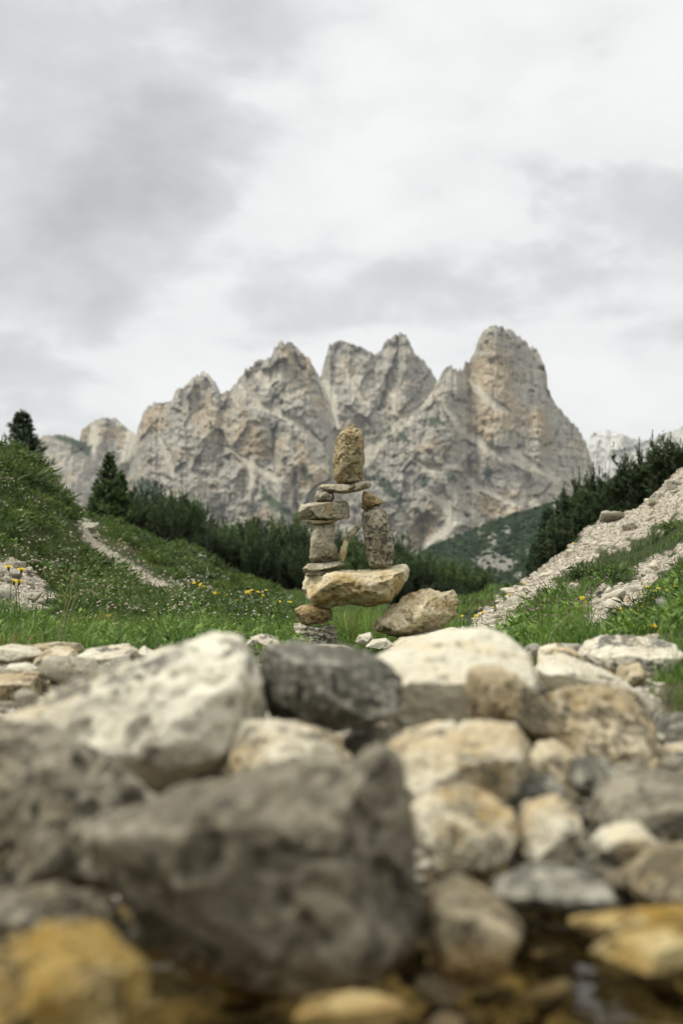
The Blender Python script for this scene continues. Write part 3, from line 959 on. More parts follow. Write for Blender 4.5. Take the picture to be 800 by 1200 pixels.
ROCKLIST = [
    # --- front of the heap, standing in the pool
    ("boulder", "big dark jagged boulder at the front, its foot in the pool", M_DARK, 1.12, 0.085,
     [(72, 984), (88, 970), (120, 958), (165, 944), (250, 914), (330, 899), (385, 900), (424, 897), (440, 878), (456, 868), (468, 890), (484, 950), (498, 1020), (508, 1075), (492, 1110), (455, 1150), (400, 1165), (300, 1168), (220, 1150), (170, 1110), (130, 1045), (95, 1000)], dict(ledge=0.1, res=6, facets=[(0.9, -0.5, 0.1, 0.78), (0.05, -0.9, -0.25, 0.88)], n=3.4, nf=4, top=0.93)),
    ("boulder", "dark grey sloping boulder cut by the left edge beside the jagged one", M_DARK, 1.28, 0.10,
     [(-110, 880), (-40, 856), (0, 850), (62, 850), (95, 868), (130, 893), (186, 940), (170, 1000), (120, 1060), (20, 1100), (-110, 1100)], dict(ledge=0.45, res=6, facets=[(0.4, -0.7, 0.6, 0.7)], top=0.9)),
    ("stone", "low dark wet stone at the waterline under the left boulder", M_DARK, 1.1, 0.05,
     [(-40, 1050), (60, 1035), (125, 1062), (160, 1105), (110, 1135), (-40, 1130)], {}),
    ("boulder", "long white boulder with black lichen blotches on its right half", M_SPOT, 1.62, 0.17,
     [(-10, 868), (10, 838), (50, 815), (100, 792), (170, 772), (215, 754), (250, 741), (282, 741), (298, 760), (306, 800), (310, 845), (300, 880), (250, 915), (180, 930), (110, 925), (50, 905)], dict(ledge=0.36, res=6, n=2.4, top=0.80, facets=[(-0.1, -0.8, 0.55, 0.82)])),
    ("stone", "pale tan stone with a brown left edge, below the grey rounded boulder", M_PALE, 1.5, 0.10,
     [(258, 915), (270, 870), (284, 845), (310, 842), (350, 852), (398, 866), (412, 890), (404, 925), (330, 935)], dict(res=6, facets=[(-0.9, -0.5, 0.0, 0.75)])),
    ("boulder", "rounded dark grey boulder wedged between two white ones", M_GREY, 1.72, 0.13,
     [(303, 772), (312, 756), (345, 752), (400, 757), (448, 774), (471, 796), (469, 830), (445, 848), (390, 856), (325, 850), (306, 825)], dict(ledge=0.2, res=6, n=2.7, top=0.88)),
    ("boulder", "big flat topped white boulder in the middle of the heap", M_WHITE, 2.05, 0.26,
     [(428, 778), (445, 764), (485, 750), (530, 742), (572, 737), (600, 746), (618, 766), (626, 790), (618, 835), (570, 862), (500, 868), (455, 860), (440, 820)], dict(ledge=0.52, res=6, n=3.0, top=0.70, nf=3, facets=[(0.0, -0.96, -0.12, 0.72)], rough=0.8)),
    ("stone", "brown angular stone leaning on the flat topped white boulder", M_BROWN, 1.8, 0.09,
     [(543, 800), (550, 782), (580, 778), (610, 795), (640, 822), (662, 846), (655, 860), (600, 862), (556, 856), (546, 830)], dict(ledge=0.25, res=6, facets=[(0.3, -0.8, 0.5, 0.75)])),
    ("stone", "dark stone in the shadowed gap under the grey rounded boulder", M_DARK, 1.85, 0.08, [(395, 870), (420, 850), (460, 848), (470, 880), (440, 900), (400, 895)], {}),
    ("slab", "long pale slab lying behind the big brown boulder", M_WHITE, 2.55, 0.12,
     [(628, 785), (640, 772), (662, 767), (700, 782), (735, 800), (750, 815), (720, 825), (660, 812), (632, 800)], dict(top=0.75)),
    ("boulder", "white boulder with grey lichen at the foot of the right slope", M_SPOT, 3.05, 0.2,
     [(680, 768), (692, 753), (715, 746), (750, 746), (786, 753), (793, 770), (788, 786), (760, 795), (735, 800), (710, 796), (688, 784)], dict(ledge=0.4, res=6, top=0.78)),
    ("stone", "small cream stone left of the white lichened boulder", M_PALE, 2.9, 0.09, [(628, 775), (636, 760), (652, 754), (672, 760), (682, 772), (676, 786), (645, 790)], {}),
    ("stone", "small dark grey stone at the edge of the right meadow", M_GREY, 3.2, 0.05, [(612, 764), (618, 756), (630, 754), (634, 762), (628, 770), (615, 772)], {}),
    ("stone", "brown earthy stone beside the grass tuft on the right", M_BROWN, 2.75, 0.08, [(722, 800), (730, 782), (748, 776), (760, 790), (752, 812), (730, 815)], {}),
    ("boulder", "big brown and white mottled boulder on the right of the heap", M_TAN, 1.95, 0.16,
     [(618, 862), (632, 825), (650, 808), (690, 803), (735, 810), (756, 828), (768, 850), (766, 875), (745, 900), (700, 912), (650, 900), (625, 885)], dict(ledge=0.3, res=6, facets=[(0.45, -0.85, -0.25, 0.78), (-0.5, -0.7, 0.5, 0.75)])),
    ("boulder", "pale boulder with a tan shaded face in front of the brown stone", M_PALE, 1.52, 0.12,
     [(428, 905), (445, 880), (475, 864), (520, 855), (565, 845), (602, 848), (622, 872), (615, 905), (585, 930), (530, 940), (470, 945), (440, 935)], dict(ledge=0.36, res=6, facets=[(0.3, -0.9, -0.2, 0.8)])),
    ("stone", "greyish stone between the white cube and the pale boulder", M_GREY, 1.5, 0.07, [(570, 940), (585, 918), (610, 906), (642, 906), (660, 922), (655, 948), (612, 962), (580, 958)], {}),
    ("stone", "round tan stone under the mottled boulder", M_TAN, 1.68, 0.07, [(618, 888), (632, 872), (655, 870), (676, 886), (682, 908), (660, 922), (630, 918)], {}),
    ("stone", "white and ochre wedge beside the dark jagged boulder", M_WEDGE, 1.33, 0.075,
     [(482, 945), (505, 928), (540, 924), (572, 935), (602, 952), (606, 978), (585, 1012), (545, 1025), (508, 1020), (490, 985)], dict(ledge=0.3, res=6, facets=[(-0.8, -0.5, 0.35, 0.72)])),
    ("stone", "white block shaped stone with a tan lower side", M_PALE, 1.36, 0.06,
     [(602, 990), (608, 965), (618, 946), (652, 931), (676, 946), (684, 975), (664, 1006), (632, 1020), (606, 1010)], dict(ledge=0.38, res=6, facets=[(-0.5, -0.7, 0.55, 0.68), (0.5, -0.8, -0.4, 0.75)])),
    ("stone", "small cream wedge lying on the grey stones at right", M_WHITE, 1.36, 0.045, [(694, 992), (705, 976), (722, 966), (748, 963), (768, 986), (758, 1002), (718, 1004)], {}),
    ("boulder", "dark grey boulder at the right edge above the cream wedge", M_DARK, 1.5, 0.11,
     [(690, 962), (700, 930), (720, 914), (760, 908), (800, 912), (850, 920), (850, 985), (780, 978), (715, 972)], dict(res=6)),
    ("stone", "blue grey stone on top of the dark right edge boulder", M_GREY, 1.6, 0.06, [(664, 915), (678, 894), (704, 888), (722, 900), (722, 925), (690, 935)], {}),
    ("stone", "cream stone cut by the right edge under the grass bank", M_PALE, 2.0, 0.09, [(764, 900), (775, 878), (800, 868), (840, 880), (840, 935), (785, 930)], {}),
    ("stone", "grey stone at the right edge below the soil bank", M_GREY, 2.25, 0.09, [(768, 862), (778, 842), (800, 836), (830, 846), (830, 885), (785, 885)], {}),
    ("stone", "small ochre stone next to the mottled boulder's right side", M_TAN, 1.85, 0.05, [(742, 915), (750, 895), (768, 888), (784, 900), (782, 922), (758, 928)], {}),
    ("boulder", "grey brown boulder low at the right edge", M_BROWN, 1.25, 0.08, [(742, 1040), (752, 1014), (778, 1000), (850, 1000), (850, 1066), (790, 1068), (752, 1060)], dict(res=6)),
    ("slab", "flat grey slab at the waterline with an ochre rim", M_GREY, 1.22, 0.06, [(578, 1045), (600, 1028), (640, 1021), (692, 1025), (716, 1040), (700, 1060), (640, 1066), (590, 1062)], {}),
    ("slab", "flat golden slab with a white tip at the right edge", M_GOLD, 1.1, 0.035, [(668, 1086), (690, 1076), (725, 1068), (770, 1062), (840, 1065), (840, 1088), (760, 1094), (695, 1094)], {}),
    ("slab", "lowest golden slab at the right, half in the water", M_GOLD, 1.0, 0.035, [(690, 1122), (702, 1108), (735, 1099), (780, 1095), (840, 1099), (840, 1128), (750, 1134), (706, 1132)], {}),
    ("stone", "tan upright stone right of the dark jagged boulder", M_BROWN, 1.13, 0.05, [(492, 1070), (505, 1040), (540, 1030), (580, 1052), (610, 1085), (606, 1120), (570, 1150), (520, 1150), (498, 1110)], dict(res=6)),
    ("stone", "golden block in the bottom left corner standing in the water", M_GOLD, 0.85, 0.055, [(-40, 1165), (-10, 1120), (30, 1094), (62, 1088), (110, 1100), (168, 1128), (172, 1175), (130, 1230), (-40, 1240)], dict(ledge=0.4, res=6, facets=[(0.75, -0.6, 0.2, 0.7), (-0.4, -0.7, 0.6, 0.72)])),
    ("stone", "yellow stone lying under water below the dark jagged boulder", M_GOLD, 0.98, 0.025, [(345, 1190), (358, 1172), (420, 1165), (468, 1172), (484, 1192), (430, 1210), (360, 1208)], {}),
    ("stone", "small yellow stone behind the flat grey slab", M_GOLD, 1.32, 0.03, [(556, 1032), (566, 1018), (590, 1014), (604, 1026), (596, 1040), (566, 1042)], {}),
    ("stone", "smaller yellow pebble right of the white block", M_GOLD, 1.34, 0.03, [(606, 1028), (616, 1014), (640, 1014), (650, 1026), (640, 1038), (612, 1038)], {}),
    ("stone", "cream pebble between the white block and the cream wedge", M_PALE, 1.4, 0.035, [(678, 1005), (690, 992), (708, 996), (714, 1012), (700, 1022), (682, 1020)], {}),
    # --- low row of stones at the left, in front of the grass
    ("stone", "square grey stone at the end of the left stone row", M_SPOT, 3.15, 0.13, [(87, 790), (90, 768), (104, 760), (148, 755), (161, 762), (162, 780), (150, 796), (100, 800)], dict(res=6, n=3.6)),
    ("stone", "whitish rough stone left of the square grey one", M_PALE, 3.2, 0.1, [(38, 785), (46, 766), (62, 758), (84, 762), (92, 778), (86, 800), (52, 804)], dict(n=3.2)),
    ("slab", "flat cream slab on top at the left edge of the stone row", M_WHITE, 3.25, 0.1, [(-20, 775), (-10, 760), (12, 755), (36, 760), (48, 768), (36, 776), (8, 780)], dict(n=3.0)),
    ("slab", "thin tan slab lying along the grass at left", M_TAN, 3.4, 0.1, [(30, 760), (40, 755), (70, 752), (92, 754), (98, 762), (70, 768), (36, 766)], dict(n=3.0)),
    ("stone", "yellowish block at the left edge below the cream slab", M_TAN, 2.9, 0.12, [(-25, 830), (-20, 795), (8, 788), (44, 788), (50, 800), (48, 818), (26, 828)], dict(res=6, n=3.4, top=0.75)),
    ("stone", "dark wet stone under the yellowish block", M_DARK, 2.75, 0.08, [(-20, 850), (-15, 826), (12, 822), (24, 832), (14, 846)], {}),
    ("stone", "narrow upright cream stone right of the square grey one", M_WHITE, 3.2, 0.06, [(159, 784), (160, 764), (168, 757), (180, 764), (178, 782), (168, 788)], {}),
    ("slab", "flat tan stone partly behind the long white boulder", M_TAN, 3.25, 0.09, [(176, 775), (180, 762), (198, 756), (216, 762), (216, 776), (192, 780)], {}),
    ("stone", "small cream wedge in the middle of the left row", M_WHITE, 3.0, 0.05, [(6, 790), (12, 778), (34, 776), (48, 784), (36, 792), (16, 796)], {}),
    ("stone", "small tan stone under the whitish rough one", M_TAN, 2.95, 0.05, [(48, 812), (52, 800), (68, 796), (84, 802), (78, 814), (58, 818)], {}),
    ("stone", "pebble like cream stone below the square grey one", M_PALE, 2.95, 0.05, [(84, 812), (92, 800), (112, 798), (122, 806), (110, 814), (92, 818)], {}),
    # --- stones around the foot of the cairn
    ("stone", "white lichened stone behind the long white boulder", M_SPOT, 4.1, 0.09, [(286, 756), (294, 746), (308, 742), (326, 748), (332, 758), (318, 766), (294, 766)], {}),
    ("stone", "little white stone standing right of the cairn's base stone", M_WHITE, 4.7, 0.05, [(416, 752), (420, 744), (434, 741), (438, 750), (428, 757)], {}),
    ("stone", "flat white stone lying under the leaning boulder's left end", M_WHITE, 4.6, 0.06, [(428, 758), (436, 750), (452, 748), (462, 756), (448, 763)], {}),
    ("slab", "pale slab that the leaning boulder rests on", M_WHITE, 4.85, 0.2, [(452, 760), (468, 748), (500, 744), (530, 735), (545, 740), (552, 752), (536, 764), (480, 768)], dict(top=0.7)),
    ("slab", "low white slab between the cairn and the grey rounded boulder", M_PALE, 4.2, 0.12, [(338, 768), (345, 758), (370, 755), (404, 756), (420, 764), (400, 772), (360, 774)], dict(top=0.7)),
    # --- the cairn, from the ground up
    ("stone", "grey white block at the very bottom of the cairn", M_CPALE, 5.0, 0.075, [(343, 730), (350, 729), (372, 733), (390, 731), (395, 736), (396, 756), (392, 764), (348, 764), (346, 745)], dict(ledge=0.12, res=6, n=4.0, strata=1.5, nf=4, top=0.95)),
    ("stone", "dark ochre stone second from the bottom of the cairn", M_COCH, 5.0, 0.07, [(346, 714), (352, 709), (366, 708), (378, 710), (389, 715), (389, 727), (378, 731), (360, 732), (349, 728)], dict(ledge=0.15, res=6, n=3.2, strata=0.6)),
    ("slab", "wide tan slab bridging the middle of the cairn", M_CTAN, 5.0, 0.15, [(351, 681), (357, 672), (384, 669), (420, 668), (452, 666), (466, 662), (477, 662), (480, 668), (475, 682), (466, 694), (455, 706), (432, 711), (408, 708), (386, 713), (362, 708), (357, 698)], dict(ledge=0.2, res=6, n=3.0, nf=4, top=0.88, facets=[(-0.25, -0.8, -0.5, 0.80), (0.3, -0.85, -0.4, 0.84), (0.0, -0.75, 0.5, 0.84)])),
    ("boulder", "tan boulder with grey top leaning at the cairn's right foot", M_CTAN, 5.0, 0.16, [(437, 739), (442, 725), (455, 712), (468, 704), (482, 691), (500, 686), (520, 693), (532, 690), (537, 704), (533, 722), (514, 738), (492, 747), (466, 747), (452, 742)], dict(ledge=0.5, res=6, nf=2, facets=[(-0.35, -0.85, 0.35, 0.76), (0.6, -0.7, 0.3, 0.80)], rough=1.3)),
    ("slab", "thin shim of stone between wide slab and left grey slab", M_CGREY, 5.0, 0.05, [(357, 673), (362, 669), (380, 667), (386, 670), (376, 675), (362, 677)], dict(n=3.0)),
    ("slab", "thin grey slab under the left pillar of the cairn", M_CGREY, 5.0, 0.075, [(354, 666), (360, 661), (384, 659), (402, 657), (404, 662), (386, 668), (362, 672), (355, 670)], dict(res=6, n=3.2, strata=0.8)),
    ("stone", "pale grey upright block forming the cairn's left pillar", M_CGREY, 5.0, 0.06, [(363, 655), (364, 632), (367, 612), (380, 610), (392, 611), (393, 624), (391, 636), (397, 645), (396, 655), (382, 660), (366, 660)], dict(ledge=0.05, res=6, n=3.8, nf=3, facets=[(0.75, -0.65, 0.0, 0.62), (-0.3, -0.95, 0.0, 0.85)], top=0.96)),
    ("stone", "thin chip of stone under the cairn's left arm slab", M_CTAN, 5.0, 0.05, [(358, 611), (366, 608), (392, 608), (396, 611), (384, 614), (366, 615)], dict(n=3.0)),
    ("slab", "thick grey slab jutting left on the pillar like an arm", M_CGREY, 5.0, 0.08, [(348, 602), (351, 592), (366, 589), (384, 588), (404, 586), (410, 592), (410, 606), (396, 610), (372, 610), (352, 609)], dict(ledge=0.15, res=6, n=3.2, nf=5, top=0.9)),
    ("stone", "small lichened stone on the left arm of the cairn", M_CSPOT, 5.0, 0.045, [(369, 582), (371, 576), (380, 574), (390, 576), (392, 583), (389, 589), (370, 589)], dict(n=3.2)),
    ("stone", "tall blotched grey stone forming the cairn's right pillar", M_CSPOT, 5.0, 0.06, [(424, 603), (427, 597), (440, 593), (450, 596), (455, 604), (459, 622), (461, 640), (462, 656), (455, 665), (442, 668), (433, 664), (429, 650), (426, 626)], dict(ledge=0.06, res=6, n=3.4, nf=3, facets=[(-0.8, -0.6, 0.0, 0.78)], top=0.97)),
    ("stone", "little ochre wedge on top of the right pillar", M_COCH, 5.0, 0.05, [(424, 596), (424, 582), (426, 575), (432, 577), (449, 587), (446, 592), (436, 595), (428, 599)], dict(ledge=0.1, n=3.0, facets=[(0.4, -0.75, 0.5, 0.66)])),
    ("stone", "thin upright sliver of stone beside the left pillar", M_CTAN, 4.97, 0.02, [(397, 654), (399, 642), (403, 633), (408, 632), (407, 642), (404, 654), (401, 659)], dict(ledge=0.05, n=2.6)),
    ("stone", "slanted thin sliver of stone reaching to the right pillar", M_CGREY, 4.98, 0.02, [(402, 634), (406, 626), (415, 618), (423, 610), (425, 615), (418, 625), (409, 634)], dict(ledge=0.05, n=2.6)),
    ("slab", "thin flat stone bridging the two pillars under the top stone", M_CGREY, 5.0, 0.08, [(372, 571), (378, 567), (396, 567), (412, 569), (426, 566), (433, 563), (436, 567), (433, 572), (418, 576), (400, 578), (380, 576)], dict(res=6, n=3.2)),
    ("stone", "tall ochre stone standing upright on top of the cairn", M_CHEAD, 5.0, 0.062, [(390, 545), (391, 526), (396, 510), (403, 503), (411, 500), (414, 496), (418, 498), (424, 503), (426, 520), (427, 540), (425, 563), (412, 568), (396, 567), (391, 560)], dict(ledge=0.08, res=6, n=3.2, nf=3, facets=[(-0.85, -0.5, 0.1, 0.70), (0.35, -0.9, 0.15, 0.82), (0.1, -0.85, 0.5, 0.82), (0.2, -0.85, -0.45, 0.82)], top=0.96, rough=1.35)),
]
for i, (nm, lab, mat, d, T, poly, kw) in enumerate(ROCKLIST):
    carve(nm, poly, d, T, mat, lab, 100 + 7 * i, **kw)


# loose stones: a dozen shapes, each placed as an object of its own
def loose_mesh(seed, res=4):
    rg = np.random.default_rng(seed)
    sv, sf = ico(res)
    ax = np.array([1.0, rg.uniform(0.65, 0.95), rg.uniform(0.45, 0.75)])
    ns = rg.normal(size=(13, 3))
    ns = np.vstack([ns, np.eye(3), -np.eye(3)])
    ns /= np.linalg.norm(ns, axis=1)[:, None]
    hs = np.linalg.norm(ns * ax, axis=1) * np.append(rg.uniform(0.62, 0.95, 13), np.full(6, 1.0))
    dirs = sv * ax
    dirs /= np.linalg.norm(dirs, axis=1)[:, None]
    v = faceted(dirs, ns, hs, 70)
    nrm = vnormals(v, sf)
    o = rg.uniform(0, 40, 3)
    v = v + nrm * (0.05 * fbm(v * 2 + o, 3, seed) + 0.045 * fbm(v * 7 + o, 3, seed + 3))[:, None]
    me = mesh_np("stone", v, [sf], M_SCREE, True)
    return me


LOOSE = [loose_mesh(500 + i) for i in range(12)]
LOOSE_S = [loose_mesh(600 + i, 3) for i in range(12)]


def loose(name, label, group, px, d, size, mat, rg, sink=0.25, small=True, lift=0.0, flat=1.0):
    x = (px - 400) / FPX * d
    z = float(ground_z(x, d))
    o = link(name, (LOOSE_S if small else LOOSE)[rg.integers(12)], None, (x, d, z + size * (0.5 - sink) + lift), label=label, category="rock", group=group)
    size = size * (0.62 if d > 4 else 0.9)
    o.scale = (size * rg.uniform(0.8, 1.25), size * rg.uniform(0.8, 1.2), size * rg.uniform(0.75, 1.1) * flat)
    o.rotation_euler = (rg.normal(0, 0.3), rg.normal(0, 0.3), rg.uniform(0, 6.28))
    o.material_slots[0].link = 'OBJECT'
    o.material_slots[0].material = mat
    return o


rg = np.random.default_rng(77)
# heap: small stones filling the gaps
for i in range(36):
    d = rg.uniform(1.3, 3.4)
    px = rg.uniform(-60, 860)
    if d < 1.6 and px < 470:
        continue
    s = rg.uniform(0.018, 0.055) * (0.7 + 0.2 * d)
    m_ = [M_PALE, M_TAN, M_GREY, M_WHITE, M_BROWN, M_PALE, M_SPOT][rg.integers(7)]
    loose("stone", "small broken stone filling the gaps of the foreground heap", "small stones in the gaps of the heap", px, d, s, m_, rg, lift=0.02 if d > 1.6 else 0.0)
# right part of the heap is a tumble of fist sized stones
for i in range(50):
    d = rg.uniform(1.2, 2.2)
    px = rg.uniform(490, 850)
    s = rg.uniform(0.011, 0.030)
    m_ = [M_PALE, M_TAN, M_GREY, M_WHITE, M_BROWN, M_GOLD][rg.integers(6)]
    loose("stone", "fist sized stone in the tumble at the right of the heap", "fist sized stones at the right of the heap", px, d, s, m_, rg, lift=rg.uniform(0.0, 0.05))
for i in range(66):
    px, py = rg.uniform(575, 830), rg.uniform(880, 1035)
    d = 1.75 - (py - 880) / 180 * 0.52
    x, y, z = (float(q) for q in P(px, py, d))
    s = rg.uniform(0.010, 0.026)
    o = loose("stone", "fist sized stone in the tumble at the right of the heap", "fist sized stones at the right of the heap", px, d, s, [M_PALE, M_TAN, M_GREY, M_WHITE, M_BROWN, M_WEDGE, M_PALE][rg.integers(7)], rg)
    o.location.z = max(o.location.z, z)
# left row: broken pieces
for i in range(20):
    d = rg.uniform(2.5, 3.5)
    px = rg.uniform(-30, 230)
    s = rg.uniform(0.02, 0.05)
    m_ = [M_PALE, M_TAN, M_WHITE, M_PALE][rg.integers(4)]
    loose("stone", "small cream piece of rubble in the left stone row", "rubble of the left stone row", px, d, s, m_, rg, lift=rg.uniform(0, 0.03))
# pool bed
for i in range(24):
    d = rg.uniform(0.82, 1.4)
    px = rg.uniform(-60, 860) if i < 18 else rg.uniform(470, 860)
    s = rg.uniform(0.018, 0.045)
    m_ = [M_GOLD, M_BROWN, M_GOLD, M_TAN, M_DARK][rg.integers(5)]
    loose("stone", "golden brown stone lying on the bed of the pool", "stones on the bed of the pool", px, d, s, m_, rg, sink=0.35, flat=0.5)


for i in range(44):
    loose("stone", "small flat ochre stone lying in the shallow water at right", "flat ochre stones in the shallows", rg.uniform(440, 860), rg.uniform(0.86, 1.35), rg.uniform(0.013, 0.028), [M_GOLD, M_WEDGE, M_GOLD, M_TAN][rg.integers(4)], rg, sink=0.3, flat=0.55, lift=rg.uniform(0.02, 0.06))


# slopes: stones that stick out of the scree
def hit(px, py, d0, d1, n=160):
    """where the ground shows at a picture point, between two distances"""
    ds = np.exp(np.linspace(math.log(d0), math.log(d1), n))
    q = P(px, py, ds)
    below = ground_z(q[:, 0], q[:, 1]) > q[:, 2]
    k = np.argmax(below)
    return float(ds[k]) if below.any() else None


cnt = 0
for i in range(900):
    if cnt >= 64:
        break
    px, py = rg.uniform(540, 830), rg.uniform(550, 745)
    if max(float(poly_sd(np.array([px]), np.array([py]), g[0])[0]) for g in GRAVEL[:2]) < -3:
        continue
    d = hit(px, py, 4.5, 14)
    if d is None:
        continue
    s = rg.uniform(0.02, 0.055) if rg.random() < 0.8 else rg.uniform(0.06, 0.13)
    loose("stone", "pale stone lying loose in the scree of the right slope", "stones in the scree of the right slope", px, d, s, [M_SCREE, M_SCREE, M_SCREE, M_SPOT][rg.integers(4)], rg, sink=0.4)
    cnt += 1
for px, py, s, lab in ((745, 596, 0.20, "bulky pale outcrop block near the crest of the right slope"), (716, 612, 0.16, "white rock below the pines on the right slope's crest"), (768, 590, 0.15, "pale block just above the outcrop on the right crest"),
                       (792, 572, 0.14, "pale rock highest on the right slope at the frame edge"), (738, 622, 0.14, "pale rock under the outcrop on the right slope"), (668, 652, 0.10, "rounded white rock on the right crest line"), (640, 676, 0.08, "small white rock on the crest below the pines"),
                       (672, 694, 0.10, "pointed white rock in the grass of the right slope"), (785, 728, 0.06, "white stone in the grass at the right frame edge"), (770, 738, 0.05, "flat white stone behind the white lichened boulder")):
    d = hit(px, py, 4.0, 14)
    if d:
        loose("rock", lab, None, px, d, s * (1.6 if s == 0.20 else 0.95), M_SPOT if s > 0.12 else M_SCREE, rg, sink=0.35, small=False)
for px, py, s, lab in ((105, 621, 0.16, "white rock on the left slope above the path"), (236, 656, 0.15, "grey white rock in front of the dwarf pines"), (200, 651, 0.11, "small pale rock on the left slope uphill of the grey one"), (222, 676, 0.08, "low flat rock beside the yellow flowers at left"),
                       (247, 678, 0.09, "pale rock below the grey one on the left slope"), (340, 703, 0.09, "grey stone just left of the cairn in the meadow"), (96, 597, 0.10, "pale rock at the upper end of the path"), (112, 632, 0.08, "pale stone at the path's edge by the mound")):
    d = hit(px, py, 9.0, 28)
    if d:
        loose("rock", lab, None, px, d, s, M_SPOT, rg, sink=0.3, small=False)
for i in range(28):                                                    # outcrop at the left edge
    px, py = rg.uniform(-20, 72), rg.uniform(664, 720)
    if py < 655 + (px - 15) * 0.9:
        continue
    d = hit(px, py, 5.0, 9.0)
    if d:
        loose("stone", "white lichened stone of the outcrop in the left meadow", "stones of the left meadow outcrop", px, d, rg.uniform(0.025, 0.085), M_SPOT, rg, sink=0.35)
cnt = 0
for i in range(400):                                                   # along the path
    px, py = rg.uniform(90, 330), rg.uniform(600, 724)
    if cnt > 24 or float(poly_sd(np.array([px]), np.array([py]), GRAVEL[2][0])[0]) < -1:
        continue
    d = hit(px, py, 9.5, 17)
    if d:
        loose("stone", "small pale stone on the stony path across the left slope", "stones of the stony path", px, d, rg.uniform(0.018, 0.05), M_SCREE, rg, sink=0.4)
        cnt += 1


m_grav, t = new_mat("loose_gravel")
at = t.n('ShaderNodeAttribute', attribute_name='tint').outputs['Fac']
co = t.n('ShaderNodeTexCoord').outputs['Object']
c = t.mix(at, (0.17, 0.14, 0.092), (0.54, 0.49, 0.395))
c = t.mix(t.ramp(t.noise(co, 120.0, 3), 0.5, 0.68, 0, 0.5), c, (0.15, 0.13, 0.10))
finish(t, t.n('ShaderNodeBsdfPrincipled', i_Base_Color=c, i_Roughness=0.95))


def gravel_stuff(name, n, pxr, dr, seed, smin, smax, cond):
    rg = np.random.default_rng(seed)
    px = rg.uniform(*pxr, n)
    d = np.exp(rg.uniform(math.log(dr[0]), math.log(dr[1]), n))
    x = (px - 400) / FPX * d
    z = ground_z(x, d)
    p = np.stack([x, d, z], -1)
    gm, bk = gravel_mask(p)
    k = cond(gm, bk, rg.random(n))
    p = p[k]
    N = len(p)
    sv, sf = ico(1)
    s = (smin + (smax * 1.5 - smin) * rg.random(N) ** 2.5) * np.clip(p[:, 1] / 6, 0.6, 2.0)
    v = sv[None] * s[:, None, None] * rg.uniform(0.55, 1.25, (N, len(sv), 1)) * np.array([1.1, 1.1, 0.75]) + p[:, None]
    f = sf[None] + (np.arange(N) * len(sv))[:, None, None]
    return link(name, mesh_np(name, v.reshape(-1, 3), [f.reshape(-1, 3)], m_grav, False, {'tint': np.repeat(rg.random(N) ** 0.7, len(sv))}), kind='stuff')


gravel_stuff("gravel", 24000, (520, 850), (4.5, 14.5), 5, 0.003, 0.0075, lambda g, b_, r: g > 0.35 + 0.3 * r)
gravel_stuff("gravel", 26000, (-40, 340), (5.0, 22), 6, 0.003, 0.008, lambda g, b_, r: g > 0.35 + 0.3 * r)
gravel_stuff("gravel", 14000, (-60, 900), (1.4, 3.7), 8, 0.005, 0.016, lambda g, b_, r: g > 0.4)


# ------------------------------------------------------------------ grass
def leaf_mat(name, lo, hi, dry=(0.20, 0.16, 0.07), dry_amt=0.2, trans=0.3, vary=0.0):
    m, t = new_mat(name)
    at = t.n('ShaderNodeAttribute', attribute_name='tint').outputs['Fac']
    oi = t.n('ShaderNodeObjectInfo')
    at = t.math('ADD', at, t.math('MULTIPLY', t.math('SUBTRACT', oi.outputs['Random'], 0.5), vary), clamp=True)
    c = t.mix(at, lo, hi)
    c = t.mix(t.ramp(at, 1.0 - dry_amt, 1.0), c, dry)
    d = t.n('ShaderNodeBsdfPrincipled', i_Base_Color=c, i_Roughness=0.6)
    d.inputs['Specular IOR Level'].default_value = 0.25
    tr = t.n('ShaderNodeBsdfTranslucent', i_Color=c)
    mx = t.n('ShaderNodeMixShader', i_Fac=trans)
    t.put(mx.inputs[1], d)
    t.put(mx.inputs[2], tr)
    finish(t, mx)
    return m


M_GRASS = leaf_mat("grass_blades", (0.045, 0.095, 0.02), (0.20, 0.31, 0.05), dry_amt=0.10)
M_TURF = leaf_mat("hill_turf", (0.036, 0.062, 0.016), (0.15, 0.22, 0.045), dry=(0.17, 0.12, 0.07), dry_amt=0.24)


def blades(p, L, W, rg, lean=0.55, aim=None):
    """vertex and face arrays for grass blades standing at p"""
    N = len(p)
    a = rg.uniform(0, 2 * np.pi, N) if aim is None else aim
    b_ = rg.uniform(0, 2 * np.pi, N)
    ln = np.abs(rg.normal(0, lean, N)) + 0.1
    dirh = np.stack([np.cos(a), np.sin(a), 0 * a], -1)
    wd = np.stack([np.cos(b_), np.sin(b_), 0 * b_], -1) * (W / 2)[:, None]
    up = np.array([0, 0, 1.0])
    m_ = p + up * (L * 0.55)[:, None] + dirh * (L * ln * 0.28)[:, None]
    tip = p + up * (L * np.clip(1.0 - 0.35 * ln, 0.35, 1))[:, None] + dirh * (L * ln)[:, None]
    v = np.stack([p - wd, p + wd, m_ - wd * 0.8, m_ + wd * 0.8, tip], 1)
    k = (np.arange(N) * 5)[:, None]
    return v.reshape(-1, 3), np.concatenate([k + [0, 1, 3, 2]]), np.concatenate([k + [2, 3, 4]])


